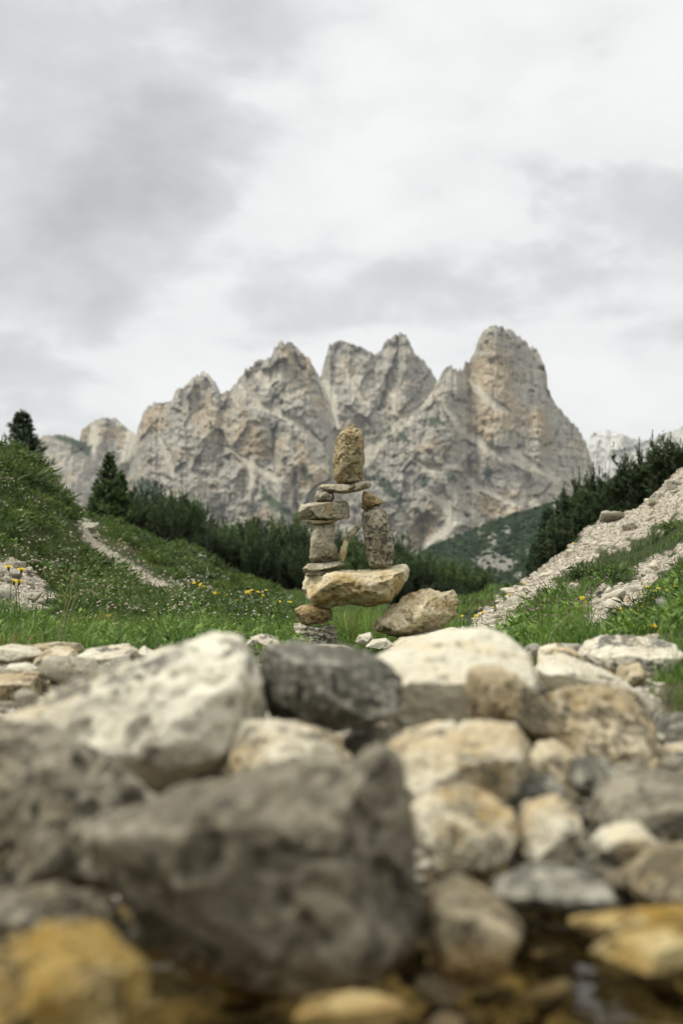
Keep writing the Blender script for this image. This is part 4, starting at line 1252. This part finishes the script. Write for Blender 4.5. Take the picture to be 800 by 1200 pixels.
def grass(name, n, pxr, dr, seed, lmin, lmax, wmin, wmax, mat, cond=None, per=16, spread=0.03):
    """tufts: the blades of one tuft share root, height and tone"""
    rg = np.random.default_rng(seed)
    nt = n // per
    px = rg.uniform(*pxr, nt)
    d = np.exp(rg.uniform(math.log(dr[0]), math.log(dr[1]), nt))
    x = (px - 400) / FPX * d
    p = np.stack([x, d, ground_z(x, d) - 0.01], -1)
    gm, bk = gravel_mask(p, 7.0)
    nz = fbm(np.stack([x * 2.2, d * 2.2, 0 * x], -1), 3, seed)
    keep = (gm < 0.32 - 0.25 * rg.random(nt)) & (nz > -0.35 - 0.6 * rg.random(nt))
    if cond is not None:
        keep &= cond(px, d, gm, bk, rg)
    px, p, nz = px[keep], p[keep], nz[keep]
    nt = len(p)
    fx = np.interp(px, [250, 330, 560, 640], [1, 0.45, 0.45, 1])
    fx = np.where(p[:, 1] < 5.4, fx, 1)
    LT = fx * (lmin + (lmax - lmin) * rg.random(nt) ** 1.6 * 1.5) * np.clip(1 + 0.7 * nz, 0.5, 1.7)
    big = fbm(np.stack([p[:, 0] * 1.5, p[:, 1] * 1.5, 0 * p[:, 0]], -1), 3, 99)
    TT = 0.42 + 0.5 * big + rg.normal(0, 0.22, nt)
    lean_a = rg.uniform(0, 6.28, nt)
    P_ = np.repeat(p, per, 0)
    off = rg.normal(0, spread, (nt * per, 2)) * np.clip(P_[:, 1:2] / 6, 0.8, 2)
    P_[:, :2] += off
    P_[:, 2] = ground_z(P_[:, 0], P_[:, 1]) - 0.01
    N = nt * per
    L = np.repeat(LT, per) * rg.uniform(0.6, 1.25, N)
    W = rg.uniform(wmin, wmax, N)
    aim = np.arctan2(off[:, 1], off[:, 0]) * 0.5 + np.repeat(lean_a, per) * 0.5 + rg.normal(0, 0.6, N)
    v, q, t3 = blades(P_, L, W, rg, 0.6, aim)
    tint = np.clip(np.repeat(TT, per) + rg.normal(0, 0.10, N), 0, 1)
    return link(name, mesh_np(name, v, [q, t3], mat, True, {'tint': np.repeat(tint, 5)}), kind='stuff')


grass("grass", 64000, (-160, 700), (3.7, 6.6), 201, 0.025, 0.075, 0.003, 0.006, M_GRASS)
grass("grass", 52000, (560, 960), (3.5, 7.5), 202, 0.015, 0.045, 0.003, 0.006, M_GRASS)
grass("grass", 9000, (768, 1150), (2.35, 3.4), 203, 0.03, 0.075, 0.002, 0.004, M_GRASS, cond=lambda px, d, g, b_, r: d > 2.52)
grass("grass", 120000, (-60, 360), (6.2, 24), 204, 0.018, 0.055, 0.004, 0.008, M_TURF)
grass("grass", 64000, (520, 860), (6.5, 15), 205, 0.018, 0.05, 0.004, 0.008, M_TURF)
grass("grass", 24000, (200, 620), (6.6, 24), 206, 0.03, 0.075, 0.004, 0.008, M_GRASS)
grass("grass", 2600, (392, 450), (5.2, 6.2), 207, 0.08, 0.17, 0.003, 0.006, M_GRASS)


def herbs(n, pxr, dr, seed, size):
    """low broad-leaved plants, too many to count"""
    rg = np.random.default_rng(seed)
    px = rg.uniform(*pxr, n)
    d = np.exp(rg.uniform(math.log(dr[0]), math.log(dr[1]), n))
    x = (px - 400) / FPX * d
    p = np.stack([x, d, ground_z(x, d)], -1)
    gm, bk = gravel_mask(p, 6.0)
    nz = fbm(np.stack([x * 3, d * 3, 0 * x], -1), 2, seed)
    p = p[(gm < 0.3) & (nz > -0.1)]
    k = 9
    N = len(p) * k
    B = np.repeat(p, k, 0) + np.concatenate([rg.normal(0, 0.012, (N, 2)), rg.uniform(0.0, 0.06, (N, 1))], 1)
    a = rg.uniform(0, 6.28, N)
    dv = np.stack([np.cos(a), np.sin(a), rg.uniform(0.2, 1.0, N)], -1)
    sd = np.stack([-np.sin(a), np.cos(a), 0 * a], -1)
    L = (size * rg.uniform(0.6, 1.3, N))[:, None]
    v = np.stack([B, B + dv * L * 0.5 + sd * L * 0.22, B + dv * L + [0, 0, -0.005], B + dv * L * 0.5 - sd * L * 0.22], 1)
    tt = np.clip(np.repeat(rg.uniform(0.2, 0.85, len(p)), k) + rg.normal(0, 0.1, N), 0, 0.88)
    link("undergrowth", mesh_np("undergrowth", v.reshape(-1, 3), [np.arange(N * 4).reshape(-1, 4)], M_GRASS, False, {'tint': np.repeat(tt, 4)}), kind='stuff')


def cushions(n, pxr, dr, seed, r0, r1):
    """low shrubby cushions on the turf, too many to count"""
    rg = np.random.default_rng(seed)
    px = rg.uniform(*pxr, n)
    d = np.exp(rg.uniform(math.log(dr[0]), math.log(dr[1]), n))
    x = (px - 400) / FPX * d
    p = np.stack([x, d, ground_z(x, d)], -1)
    gm, bk = gravel_mask(p, 9.0)
    p = p[gm < 0.15]
    k = 130
    N = len(p) * k
    R_ = np.repeat(rg.uniform(r0, r1, len(p)), k)
    u = rg.normal(size=(N, 3))
    u /= np.linalg.norm(u, axis=1)[:, None]
    u[:, 2] = np.abs(u[:, 2]) * 0.65
    B = np.repeat(p, k, 0) + u * (R_ * rg.uniform(0.55, 1.05, N))[:, None]
    dv = u + rg.normal(0, 0.5, (N, 3))
    sd = np.cross(dv, rg.normal(size=(N, 3)))
    sd /= np.linalg.norm(sd, axis=1)[:, None] + 1e-9
    L = (rg.uniform(0.02, 0.04, N) * np.clip(B[:, 1] / 8, 0.7, 1.6))[:, None]
    v = np.stack([B - sd * L * 0.22, B + sd * L * 0.22, B + dv * L], 1)
    tt = np.clip(np.repeat(rg.uniform(-0.1, 0.6, len(p)), k) + 0.25 * u[:, 2] + rg.normal(0, 0.12, N), 0, 1)
    link("undergrowth", mesh_np("undergrowth", v.reshape(-1, 3), [np.arange(N * 3).reshape(-1, 3)], M_TURF, False, {'tint': np.repeat(tt, 3)}), kind='stuff')


cushions(600, (-60, 330), (6.3, 22), 241, 0.06, 0.20)
cushions(150, (580, 860), (4.5, 14), 242, 0.05, 0.14)
herbs(620, (-60, 360), (4.0, 6.8), 231, 0.028)
herbs(700, (570, 860), (3.7, 7.5), 232, 0.03)
herbs(900, (-60, 340), (6.5, 16), 233, 0.035)

# ------------------------------------------------------------------ pines
M_NEEDLE = leaf_mat("pine_needles", (0.018, 0.038, 0.013), (0.085, 0.14, 0.038), dry=(0.12, 0.18, 0.048), dry_amt=0.15, trans=0.15, vary=0.9)
M_NEEDLE_D = leaf_mat("dark_pine_needles", (0.019, 0.038, 0.014), (0.080, 0.125, 0.040), dry=(0.11, 0.16, 0.05), dry_amt=0.15, trans=0.15, vary=0.35)
m_bark, t = new_mat("pine_bark")
co = t.n('ShaderNodeTexCoord').outputs['Object']
b = t.n('ShaderNodeBsdfPrincipled', i_Base_Color=t.mix(t.noise(co, 18.0, 5), (0.06, 0.045, 0.033), (0.16, 0.125, 0.095)), i_Roughness=0.95)
finish(t, b)


def shoots_mesh(name, base, dirs, L, rg, mat, needles=26, nl=0.075, w=0.006, tint=None):
    """bottle brush shoots: many needles around short twigs"""
    N = len(base)
    dirs = dirs / np.linalg.norm(dirs, axis=1)[:, None]
    s = rg.random((N, needles)) ** 0.8
    rn = rg.normal(size=(N, needles, 3))
    rn -= (rn * dirs[:, None]).sum(-1, keepdims=True) * dirs[:, None]
    rn /= np.linalg.norm(rn, axis=-1, keepdims=True)
    p0 = base[:, None] + dirs[:, None] * (s * L[:, None])[..., None]
    tip = p0 + (rn * 0.8 + dirs[:, None] * 0.75) * (nl * rg.uniform(0.7, 1.2, (N, needles)) * (1.05 - 0.5 * s))[..., None]
    side = np.cross(rn, dirs[:, None]) * w
    v = np.stack([p0 - side, p0 + side, tip], 2).reshape(-1, 3)
    f = np.arange(N * needles * 3).reshape(-1, 3)
    tt = rg.random(N) if tint is None else tint
    tv = np.clip(np.repeat(tt, needles) + rg.normal(0, 0.12, N * needles), 0, 1)
    return mesh_np(name, v, [f], mat, False, {'tint': np.repeat(tv, 3)})


def tube_mesh(name, paths, mat, sides=5):
    vs, fs, o = [], [], 0
    for pth, r0, r1 in paths:
        pth = np.asarray(pth, float)
        n = len(pth)
        for i in range(n):
            t_ = pth[min(i + 1, n - 1)] - pth[max(i - 1, 0)]
            t_ = t_ / (np.linalg.norm(t_) + 1e-9)
            a = np.cross(t_, [0.31, 0.95, 0.1])
            a /= np.linalg.norm(a) + 1e-9
            b_ = np.cross(t_, a)
            r = r0 + (r1 - r0) * i / (n - 1)
            for k in range(sides):
                an = 2 * math.pi * k / sides
                vs.append(pth[i] + r * (math.cos(an) * a + math.sin(an) * b_))
        for i in range(n - 1):
            for k in range(sides):
                k2 = (k + 1) % sides
                fs.append((o + i * sides + k, o + i * sides + k2, o + (i + 1) * sides + k2, o + (i + 1) * sides + k))
        o += n * sides
    return mesh_np(name, np.array(vs), [np.array(fs)], mat, True)


def dwarf_pine(seed, h=1.5, spread=1.0, stems=26, mat=None, upright=0.5):
    """mountain pine: curved stems rising from one root, each ending in upright shoots"""
    rg = np.random.default_rng(seed)
    B, Dv, L, T_ = [], [], [], []
    paths = []
    for s in range(stems):
        a = rg.uniform(0, 6.283)
        rr = spread * rg.uniform(0.05, 1) ** 0.7
        hh = h * (1 - 0.42 * (rr / spread) ** 2) * rg.uniform(0.72, 1.05)
        end = np.array([rr * math.cos(a), rr * math.sin(a), hh])
        tq = np.linspace(0, 1, 9)
        path = np.stack([end[0] * tq ** upright, end[1] * tq ** upright, hh * tq ** 1.25], -1)
        path[:, :2] += 0.03 * h * rg.normal(size=(9, 2)) * tq[:, None]
        paths.append((path, 0.022 * h, 0.006))
        stt = rg.uniform(0.25, 0.75)
        nn = 30
        for q in np.linspace(0.18, 1.0, nn):
            pt_ = np.array([np.interp(q, tq, path[:, k]) for k in range(3)])
            for _ in range(2):
                an = rg.uniform(0, 6.283)
                tilt = rg.uniform(0.5, 1.0) if q < 0.97 else 0.3
                dv = np.array([math.cos(an) * tilt, math.sin(an) * tilt, rg.uniform(0.55, 1.0)])
                B.append(pt_)
                Dv.append(dv)
                L.append(rg.uniform(0.13, 0.26) * (1.0 if q < 0.9 else 0.8))
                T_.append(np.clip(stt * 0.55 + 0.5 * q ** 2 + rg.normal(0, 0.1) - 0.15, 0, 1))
        B.append(path[-1])
        Dv.append(np.array([rg.normal(0, 0.06), rg.normal(0, 0.06), 1.0]))
        L.append(rg.uniform(0.22, 0.36))
        T_.append(0.7)
    fol = shoots_mesh("crown", np.array(B), np.array(Dv), np.array(L), rg, mat or M_NEEDLE, 24, 0.085, 0.0065, np.array(T_))
    return fol, tube_mesh("trunk", paths, m_bark)


def conifer(seed, h=2.2, r=0.55, mat=None, tops=1):
    """young conifer: straight trunk, whorls of upturned branches"""
    rg = np.random.default_rng(seed)
    B, Dv, L, T_ = [], [], [], []
    paths = []
    for tp in range(tops):
        ox, oy = (0, 0) if tp == 0 else (rg.uniform(-0.45, 0.45), rg.uniform(-0.3, 0.3))
        ht = h * (1 if tp == 0 else rg.uniform(0.55, 0.8))
        paths.append((np.stack([np.linspace(ox * 0.3, ox, 8), np.linspace(oy * 0.3, oy, 8), np.linspace(-0.1, ht * 0.97, 8)], -1), 0.03 * ht, 0.008))
        nl = int(ht / 0.13)
        for i in range(nl):
            q = i / nl
            z = ht * (0.04 + 0.93 * q)
            rad = r * (1 - q) ** 1.0 * rg.uniform(0.75, 1.15) + 0.05
            if tp:
                rad *= 0.6
            for k in range(12):
                a = rg.uniform(0, 6.283)
                rd = rad * rg.uniform(0.65, 1.08)
                end = np.array([ox + rd * math.cos(a), oy + rd * math.sin(a), z + rd * rg.uniform(0.15, 0.6)])
                st = np.array([ox, oy, z])
                paths.append((np.stack([st, (st + end) / 2 - [0, 0, 0.02], end]), 0.012, 0.005))
                for s in np.linspace(0.25, 1, 6):
                    for _ in range(2):
                        B.append(st + (end - st) * s)
                        Dv.append((end - st) / np.linalg.norm(end - st) * 0.8 + rg.normal(0, 0.45, 3) + [0, 0, 0.55])
                        L.append(rg.uniform(0.09, 0.19) * (1 - 0.45 * q))
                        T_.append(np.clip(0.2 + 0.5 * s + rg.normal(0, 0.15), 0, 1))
        for k in range(14):
            B.append(np.array([ox, oy, ht * rg.uniform(0.88, 0.97)]))
            Dv.append(np.array([rg.normal(0, 0.35), rg.normal(0, 0.35), 1.0]))
            L.append(rg.uniform(0.08, 0.16))
            T_.append(0.6)
    fol = shoots_mesh("crown", np.array(B), np.array(Dv), np.array(L), rg, mat or M_NEEDLE, 20, 0.075, 0.0065, np.array(T_))
    return fol, tube_mesh("trunk", paths, m_bark)


def plant_tree(name, meshes, loc, label, group=None, s=1.0, rz=0.0, sz=1.0, cat="tree"):
    e_ = bpy.data.objects.new(name, None)
    COL.objects.link(e_)
    e_.location = loc
    e_.rotation_euler = (0, 0, rz)
    e_.scale = (s, s, s * sz)
    e_['label'], e_['category'] = label, cat
    if group:
        e_['group'] = group
    link("crown", meshes[0], e_)
    link("trunk", meshes[1], e_)
    return e_


rg = np.random.default_rng(11)
DW = [dwarf_pine(300 + i, 1.55, 1.0, 24) for i in range(5)]


def candle_pine(seed, h=1.75, spread=0.38, stems=21):
    """upright mountain pine: close-set straight stems, each a column of short upswept shoots with a long leader"""
    rg = np.random.default_rng(seed)
    B, Dv, L, T_ = [], [], [], []
    paths = []
    for s in range(stems):
        a, rr = rg.uniform(0, 6.283), spread * rg.uniform(0.0, 1) ** 0.6
        hh = h * (1.0 if s == 0 else rg.uniform(0.55, 0.98) * (1 - 0.2 * rr / spread))
        tq = np.linspace(0, 1, 8)
        end = np.array([rr * math.cos(a), rr * math.sin(a)])
        path = np.stack([end[0] * tq ** 0.5, end[1] * tq ** 0.5, hh * tq], -1)
        path[:, :2] += 0.012 * rg.normal(size=(8, 2))
        paths.append((path, 0.018, 0.005))
        for q in np.linspace(0.12, 0.93, int(hh / 0.045)):
            pt_ = np.array([np.interp(q, tq, path[:, k]) for k in range(3)])
            for _ in range(3):
                an = rg.uniform(0, 6.283)
                w_ = (0.17 * (1 - q) + 0.045) * rg.uniform(0.6, 1.2)
                B.append(pt_)
                Dv.append(np.array([math.cos(an) * 0.75, math.sin(an) * 0.75, rg.uniform(0.6, 1.1)]))
                L.append(w_)
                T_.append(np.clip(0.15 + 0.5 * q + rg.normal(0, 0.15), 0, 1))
        for q in (0.86, 0.92):
            pt_ = np.array([np.interp(q, tq, path[:, k]) for k in range(3)])
            for k in range(3):
                an = rg.uniform(0, 6.283)
                B.append(pt_)
                Dv.append(np.array([math.cos(an) * 0.35, math.sin(an) * 0.35, 1.0]))
                L.append(rg.uniform(0.12, 0.22))
                T_.append(0.6)
        ll, lx_, ly_ = rg.uniform(0.26, 0.44), rg.normal(0, 0.05), rg.normal(0, 0.05)
        for k in range(4):
            B.append(path[-1] - [0, 0, 0.14])
            Dv.append(np.array([lx_, ly_, 1.0]))
            L.append(ll)
            T_.append(0.6)
    fol = shoots_mesh("crown", np.array(B), np.array(Dv), np.array(L), rg, M_NEEDLE_D, 26, 0.055, 0.0055, np.array(T_))
    return fol, tube_mesh("trunk", paths, m_bark)


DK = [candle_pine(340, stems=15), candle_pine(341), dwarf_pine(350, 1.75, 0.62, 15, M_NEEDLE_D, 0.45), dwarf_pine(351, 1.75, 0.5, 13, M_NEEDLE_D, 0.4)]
# thicket behind the cairn: crown tops follow the photograph's line
TOP = [(120, 572), (170, 562), (215, 570), (260, 583), (300, 594), (340, 602), (400, 612), (470, 628), (520, 644), (560, 660), (590, 672), (620, 682)]
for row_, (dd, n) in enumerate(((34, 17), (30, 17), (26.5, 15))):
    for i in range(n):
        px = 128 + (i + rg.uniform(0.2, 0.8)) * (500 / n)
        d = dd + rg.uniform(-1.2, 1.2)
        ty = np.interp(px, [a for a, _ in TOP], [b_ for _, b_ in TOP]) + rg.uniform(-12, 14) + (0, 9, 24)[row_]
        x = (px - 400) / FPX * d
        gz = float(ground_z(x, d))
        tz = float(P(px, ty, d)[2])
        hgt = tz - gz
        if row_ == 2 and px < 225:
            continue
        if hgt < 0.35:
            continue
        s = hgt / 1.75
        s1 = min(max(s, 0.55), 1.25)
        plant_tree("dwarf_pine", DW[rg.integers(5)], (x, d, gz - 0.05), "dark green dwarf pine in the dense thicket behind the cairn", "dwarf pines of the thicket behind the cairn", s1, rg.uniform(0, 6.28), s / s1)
# pines on the right crest
RT = [(640, 640, 17), (655, 592, 16.2), (663, 585, 16), (673, 552, 15.6), (681, 546, 15.4), (690, 548, 15.2), (699, 556, 15.6), (707, 546, 15.2), (716, 550, 14.9), (725, 540, 14.9), (735, 532, 14.7), (742, 517, 14.6), (756, 524, 14.5), (767, 516, 14.4), (780, 506, 14.3), (789, 502, 14.2), (800, 508, 14.2), (815, 500, 14.2), (668, 600, 15.0), (690, 585, 14.6), (712, 575, 14.4), (640, 660, 15.6), (650, 625, 15.2)]
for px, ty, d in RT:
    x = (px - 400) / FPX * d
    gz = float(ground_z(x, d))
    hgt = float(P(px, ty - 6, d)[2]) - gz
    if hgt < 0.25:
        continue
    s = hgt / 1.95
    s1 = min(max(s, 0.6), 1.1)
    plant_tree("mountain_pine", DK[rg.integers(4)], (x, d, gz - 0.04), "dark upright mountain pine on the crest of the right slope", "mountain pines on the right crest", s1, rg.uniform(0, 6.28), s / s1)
# paler soft conifer between the spur and the right pines
LT = conifer(361, 2.0, 0.5, leaf_mat("pale_pine_needles", (0.024, 0.050, 0.022), (0.060, 0.105, 0.045), dry_amt=0.0), 2)
d = 24.0
x = (642 - 400) / FPX * d
gz = float(ground_z(x, d))
s = (float(P(642, 590, d)[2]) - gz) / 2.1
plant_tree("young_larch", LT, (x, d, gz), "lighter green young conifer left of the dark right pines", None, s)
# two young conifers on the left skyline
C1 = conifer(371, 2.2, 0.86)
d = 34.0
x = (25 - 400) / FPX * d
top_z, base_z = float(P(25, 472, d)[2]), float(ground_z(x, d)) - 0.05
plant_tree("young_pine", C1, (x, d, base_z), "dense young conifer standing alone on the left hilltop", None, (top_z - base_z) / 2.35)
C2 = conifer(381, 2.0, 0.6, None, 3)
d = 23.0
x = (127 - 400) / FPX * d
top_z, base_z = float(P(127, 522, d)[2]), float(ground_z(x, d)) - 0.05
plant_tree("young_pine", C2, (x, d, base_z), "young conifer with three tips beside the thicket at left", None, (top_z - base_z) / 2.2)


# ------------------------------------------------------------------ flowers
def plain_mat(name, col, rough=0.6, trans=0.25):
    m, t = new_mat(name)
    co = t.n('ShaderNodeTexCoord').outputs['Object']
    c = t.mix(t.noise(co, 160.0, 3), tuple(q * 0.8 for q in col), col)
    d = t.n('ShaderNodeBsdfPrincipled', i_Base_Color=c, i_Roughness=rough)
    tr = t.n('ShaderNodeBsdfTranslucent', i_Color=c)
    mx = t.n('ShaderNodeMixShader', i_Fac=trans)
    t.put(mx.inputs[1], d)
    t.put(mx.inputs[2], tr)
    finish(t, mx)
    return m


M_YEL = plain_mat("yellow_petals", (0.85, 0.66, 0.03))
M_STEM = plain_mat("flower_stem", (0.07, 0.11, 0.03))
M_PINK = plain_mat("dusty_pink_petals", (0.50, 0.41, 0.32))
M_CLOVER = plain_mat("clover_pink_petals", (0.36, 0.16, 0.27))
M_SEED = plain_mat("seed_down", (0.62, 0.60, 0.54))
M_STRAW = plain_mat("dry_grass_stalk", (0.36, 0.34, 0.17))


def flower_head(seed, r=0.013):
    rg = np.random.default_rng(seed)
    vs, fs = [], []
    for ring, (n, rr, up) in enumerate(((16, 1.0, 0.15), (13, 0.75, 0.35), (9, 0.45, 0.5))):
        for i in range(n):
            a = 2 * math.pi * (i + rg.uniform(-0.2, 0.2)) / n
            ca, sa = math.cos(a), math.sin(a)
            wv = 0.13 * r * 1.6
            R_ = r * rr * rg.uniform(0.9, 1.1)
            h_ = r * up
            o = len(vs)
            vs += [(-sa * wv * .5, ca * wv * .5, 0), (sa * wv * .5, -ca * wv * .5, 0), (ca * R_ + sa * wv, sa * R_ - ca * wv, h_), (ca * R_ - sa * wv, sa * R_ + ca * wv, h_)]
            fs.append((o, o + 1, o + 2, o + 3))
    return mesh_np("flower_head", np.array(vs), [np.array(fs)], M_YEL, False)


FH = [flower_head(i) for i in range(3)]
STEM = [tube_mesh("stem", [(np.array([[0, 0, -0.02], [0.004 * k, 0.003, 0.4], [0.01 * k, 0.002 * k, 0.8], [0, 0, 1.0]]) * [1, 1, 1], 0.0016, 0.0012)], M_STEM, 4) for k in (-1, 1)]
CAL = mesh_np("calyx", np.array([(math.cos(a) * r_, math.sin(a) * r_, z_) for z_, r_ in ((-0.012, 0.002), (-0.004, 0.005), (0.001, 0.004)) for a in np.linspace(0, 2 * math.pi, 7)[:-1]]),
              [np.array([(i * 6 + k, i * 6 + (k + 1) % 6, (i + 1) * 6 + (k + 1) % 6, (i + 1) * 6 + k) for i in range(2) for k in range(6)])], M_STEM)


def flower(px, py, d, label, group, size=1.0, rg=None):
    x = (px - 400) / FPX * d
    gz = float(ground_z(x, d))
    hz = float(P(px, py, d)[2])
    hgt = max(hz - gz, 0.03)
    e_ = bpy.data.objects.new("yellow_flower", None)
    COL.objects.link(e_)
    e_.location = (x, d, hz - hgt)
    e_['label'], e_['category'] = label, "flower"
    if group:
        e_['group'] = group
    s = link("stem", STEM[rg.integers(2)], e_)
    s.scale = (1, 1, hgt)
    h_ = link("flower_head", FH[rg.integers(3)], e_, (0, 0, hgt))
    h_.scale = (size,) * 3
    h_.rotation_euler = (rg.uniform(0.1, 0.9), rg.normal(0, 0.3), rg.uniform(-0.6, 0.6))
    c_ = link("calyx", CAL, e_, (0, 0, hgt))
    c_.scale = (size,) * 3


rg = np.random.default_rng(31)
for px, py, d, lab in ((10.5, 665, 4.6, "tall yellow flower at the left edge, leftmost of the pair above the outcrop"), (25.5, 668, 4.6, "tall yellow flower with the widest head above the left outcrop"), (17, 682, 4.55, "lower left yellow flower in front of the outcrop"), (23, 682, 4.6, "lower right yellow flower in front of the outcrop")):
    flower(px, py, d, lab, None, 1.0, rg)
YL = [(228, 683), (235, 685), (238, 688), (252, 695), (258, 699), (264, 698), (278, 703), (289, 694), (291, 695), (295, 692), (302, 694), (308, 698), (311, 692), (306, 709), (316, 707), (321, 707), (327, 705), (335, 711), (334, 713), (340, 706), (330, 714), (155, 712), (156, 717), (128, 722), (98, 708)]
for px, py in YL:
    d = hit(px, py + 4, 4.2, 14) or 9
    flower(px + rg.uniform(-1, 1), py, max(4.3, min(d * 0.93, 10.5)), "small yellow flower in the meadow left of the cairn", "yellow flowers left of the cairn", rg.uniform(0.7, 1.1), rg)
YR = [(757, 688), (765, 693), (770, 690), (762, 701), (752, 711), (758, 716), (755, 718), (738, 731), (734, 733), (740, 734), (757, 728), (766, 728), (744, 709), (790, 688), (780, 692), (728, 714), (730, 717), (795, 703), (673, 708), (677, 712), (682, 701), (684, 706), (552, 726), (558, 722), (566, 718), (576, 712), (541, 722), (596, 697), (613, 684), (672, 637), (666, 642), (735, 704), (748, 716), (764, 734), (772, 741)]
for px, py in YR:
    d = hit(px, py + 6, 3.8, 13.5) or 6
    flower(px + rg.uniform(-1, 1), py, max(3.8, d * 0.94), "small yellow flower in the grass of the right slope", "yellow flowers on the right slope", rg.uniform(0.55, 0.85), rg)


def flecks(name, n, pxr, pyr, dr, mat, seed, size, cond):
    """tiny flower heads on the turf, too many to count"""
    rg = np.random.default_rng(seed)
    px = rg.uniform(*pxr, n)
    d = np.exp(rg.uniform(math.log(dr[0]), math.log(dr[1]), n))
    x = (px - 400) / FPX * d
    z = ground_z(x, d)
    p = np.stack([x, d, z + rg.uniform(0.03, 0.10, n)], -1)
    qx, qy = proj(p)
    gm, bk = gravel_mask(p)
    nz = fbm(np.stack([x * 2.2, d * 1.4, 0 * x], -1), 3, seed)
    k = (gm < 0.1) & cond(qx, qy, nz, rg.random(n)) & (qy > pyr[0]) & (qy < pyr[1])
    p = p[k]
    N = len(p)
    sv, sf = ico(1)
    s = rg.uniform(0.6, 1.3, N) * size * np.clip(p[:, 1] / 8, 0.6, 1.5)
    v = sv[None] * s[:, None, None] * rg.uniform(0.6, 1.3, (N, len(sv), 1)) * np.array([1, 1, 0.7]) + p[:, None]
    f = sf[None] + (np.arange(N) * len(sv))[:, None, None]
    link(name, mesh_np(name, v.reshape(-1, 3), [f.reshape(-1, 3)], mat, False), kind='stuff')


flecks("wildflowers", 5200, (-40, 330), (535, 735), (5.5, 18), M_PINK, 61, 0.0085, lambda x, y, nz, r: nz > 0.14 + 0.5 * r - 0.25 + np.clip((x - 150) / 300, 0, 0.4))
flecks("wildflowers", 420, (600, 760), (670, 745), (4.5, 9), M_CLOVER, 62, 0.007, lambda x, y, nz, r: (r < 0.6) & (np.abs(x - 655) < 60))
flecks("wildflowers", 500, (140, 340), (660, 730), (6, 16), M_SEED, 63, 0.007, lambda x, y, nz, r: r > 0.3)

# seed head and dry stalks
d = 3.6
x = (773 - 400) / FPX * d
gz = float(ground_z(x, d))
hz = float(P(773, 704, d)[2])
e_ = bpy.data.objects.new("dandelion", None)
COL.objects.link(e_)
e_.location = (x, d, gz)
e_['label'], e_['category'] = "white dandelion seed head standing above the right boulder", "flower"
s_ = link("stem", STEM[0], e_)
s_.scale = (1, 1, hz - gz)
nd = RNG.normal(size=(90, 3))
nd /= np.linalg.norm(nd, axis=1)[:, None]
link("seed_head", shoots_mesh("seed_head", np.zeros((90, 3)) + nd * 0.002, nd, np.full(90, 0.011), RNG, M_SEED, 5, 0.004, 0.0005), e_, (0, 0, hz - gz))
for k, (pts_, lab) in enumerate(((
        [(66, 752), (74, 730), (84, 700), (83, 682), (86, 674)], "straight dry grass stalk in front of the left outcrop"),
        ([(70, 752), (80, 722), (90, 696), (104, 690), (112, 696)], "dry grass stalk bending right above the left stone row"),
        ([(64, 752), (72, 726), (79, 703), (72, 697), (70, 698)], "dry grass stalk with a drooping left seed head"),
        ([(634, 760), (645, 742), (655, 730), (672, 716)], "long pale grass stem arching at the foot of the right slope"))):
    dd = 3.9 if k < 3 else 3.7
    path = np.array([P(a_, b_, dd + 0.03 * k) for a_, b_ in pts_])
    path[0, 2] = min(path[0, 2], float(ground_z(path[0, 0], path[0, 1])))
    tq = np.linspace(0, len(path) - 1, 14)
    pth = np.stack([np.interp(tq, np.arange(len(path)), path[:, i]) for i in range(3)], -1)
    pth[1:-1] = (pth[:-2] + pth[1:-1] * 2 + pth[2:]) / 4
    root = pth[0].copy()
    e_ = bpy.data.objects.new("grass_stalk", None)
    COL.objects.link(e_)
    e_.location = tuple(root)
    e_['label'], e_['category'] = lab, "grass stalk"
    link("stem", tube_mesh("stem", [(pth - root, 0.0013, 0.0008)], M_STRAW, 4), e_)
    if k < 3:
        q = pth[-4:] - root
        B = np.array([q[0] + (q[-1] - q[0]) * s for s in np.linspace(0, 1, 14)])
        link("seed_head", shoots_mesh("seed_head", B, np.tile((q[-1] - q[0])[None], (14, 1)), np.full(14, 0.006), RNG, M_STRAW, 5, 0.010, 0.001), e_)


# ------------------------------------------------------------------ air
bm = bmesh.new()
bmesh.ops.create_cube(bm, size=1.0)
for q in bm.verts:
    q.co.x *= 21000
    q.co.y *= 21000
    q.co.z = -50.5 if q.co.z < 0 else 760.0
me = bpy.data.meshes.new("haze")
bm.to_mesh(me)
bm.free()
m_haze = bpy.data.materials.new("haze")
m_haze.use_nodes = True
t = NT(m_haze.node_tree)
pv = t.n('ShaderNodeVolumePrincipled', i_Color=(0.93, 0.96, 1.0, 1), i_Density=HAZE, i_Anisotropy=0.2)
ho = t.n('ShaderNodeOutputMaterial')
t.put(ho.inputs['Volume'], pv)
me.materials.append(m_haze)
link("haze", me, kind='stuff')
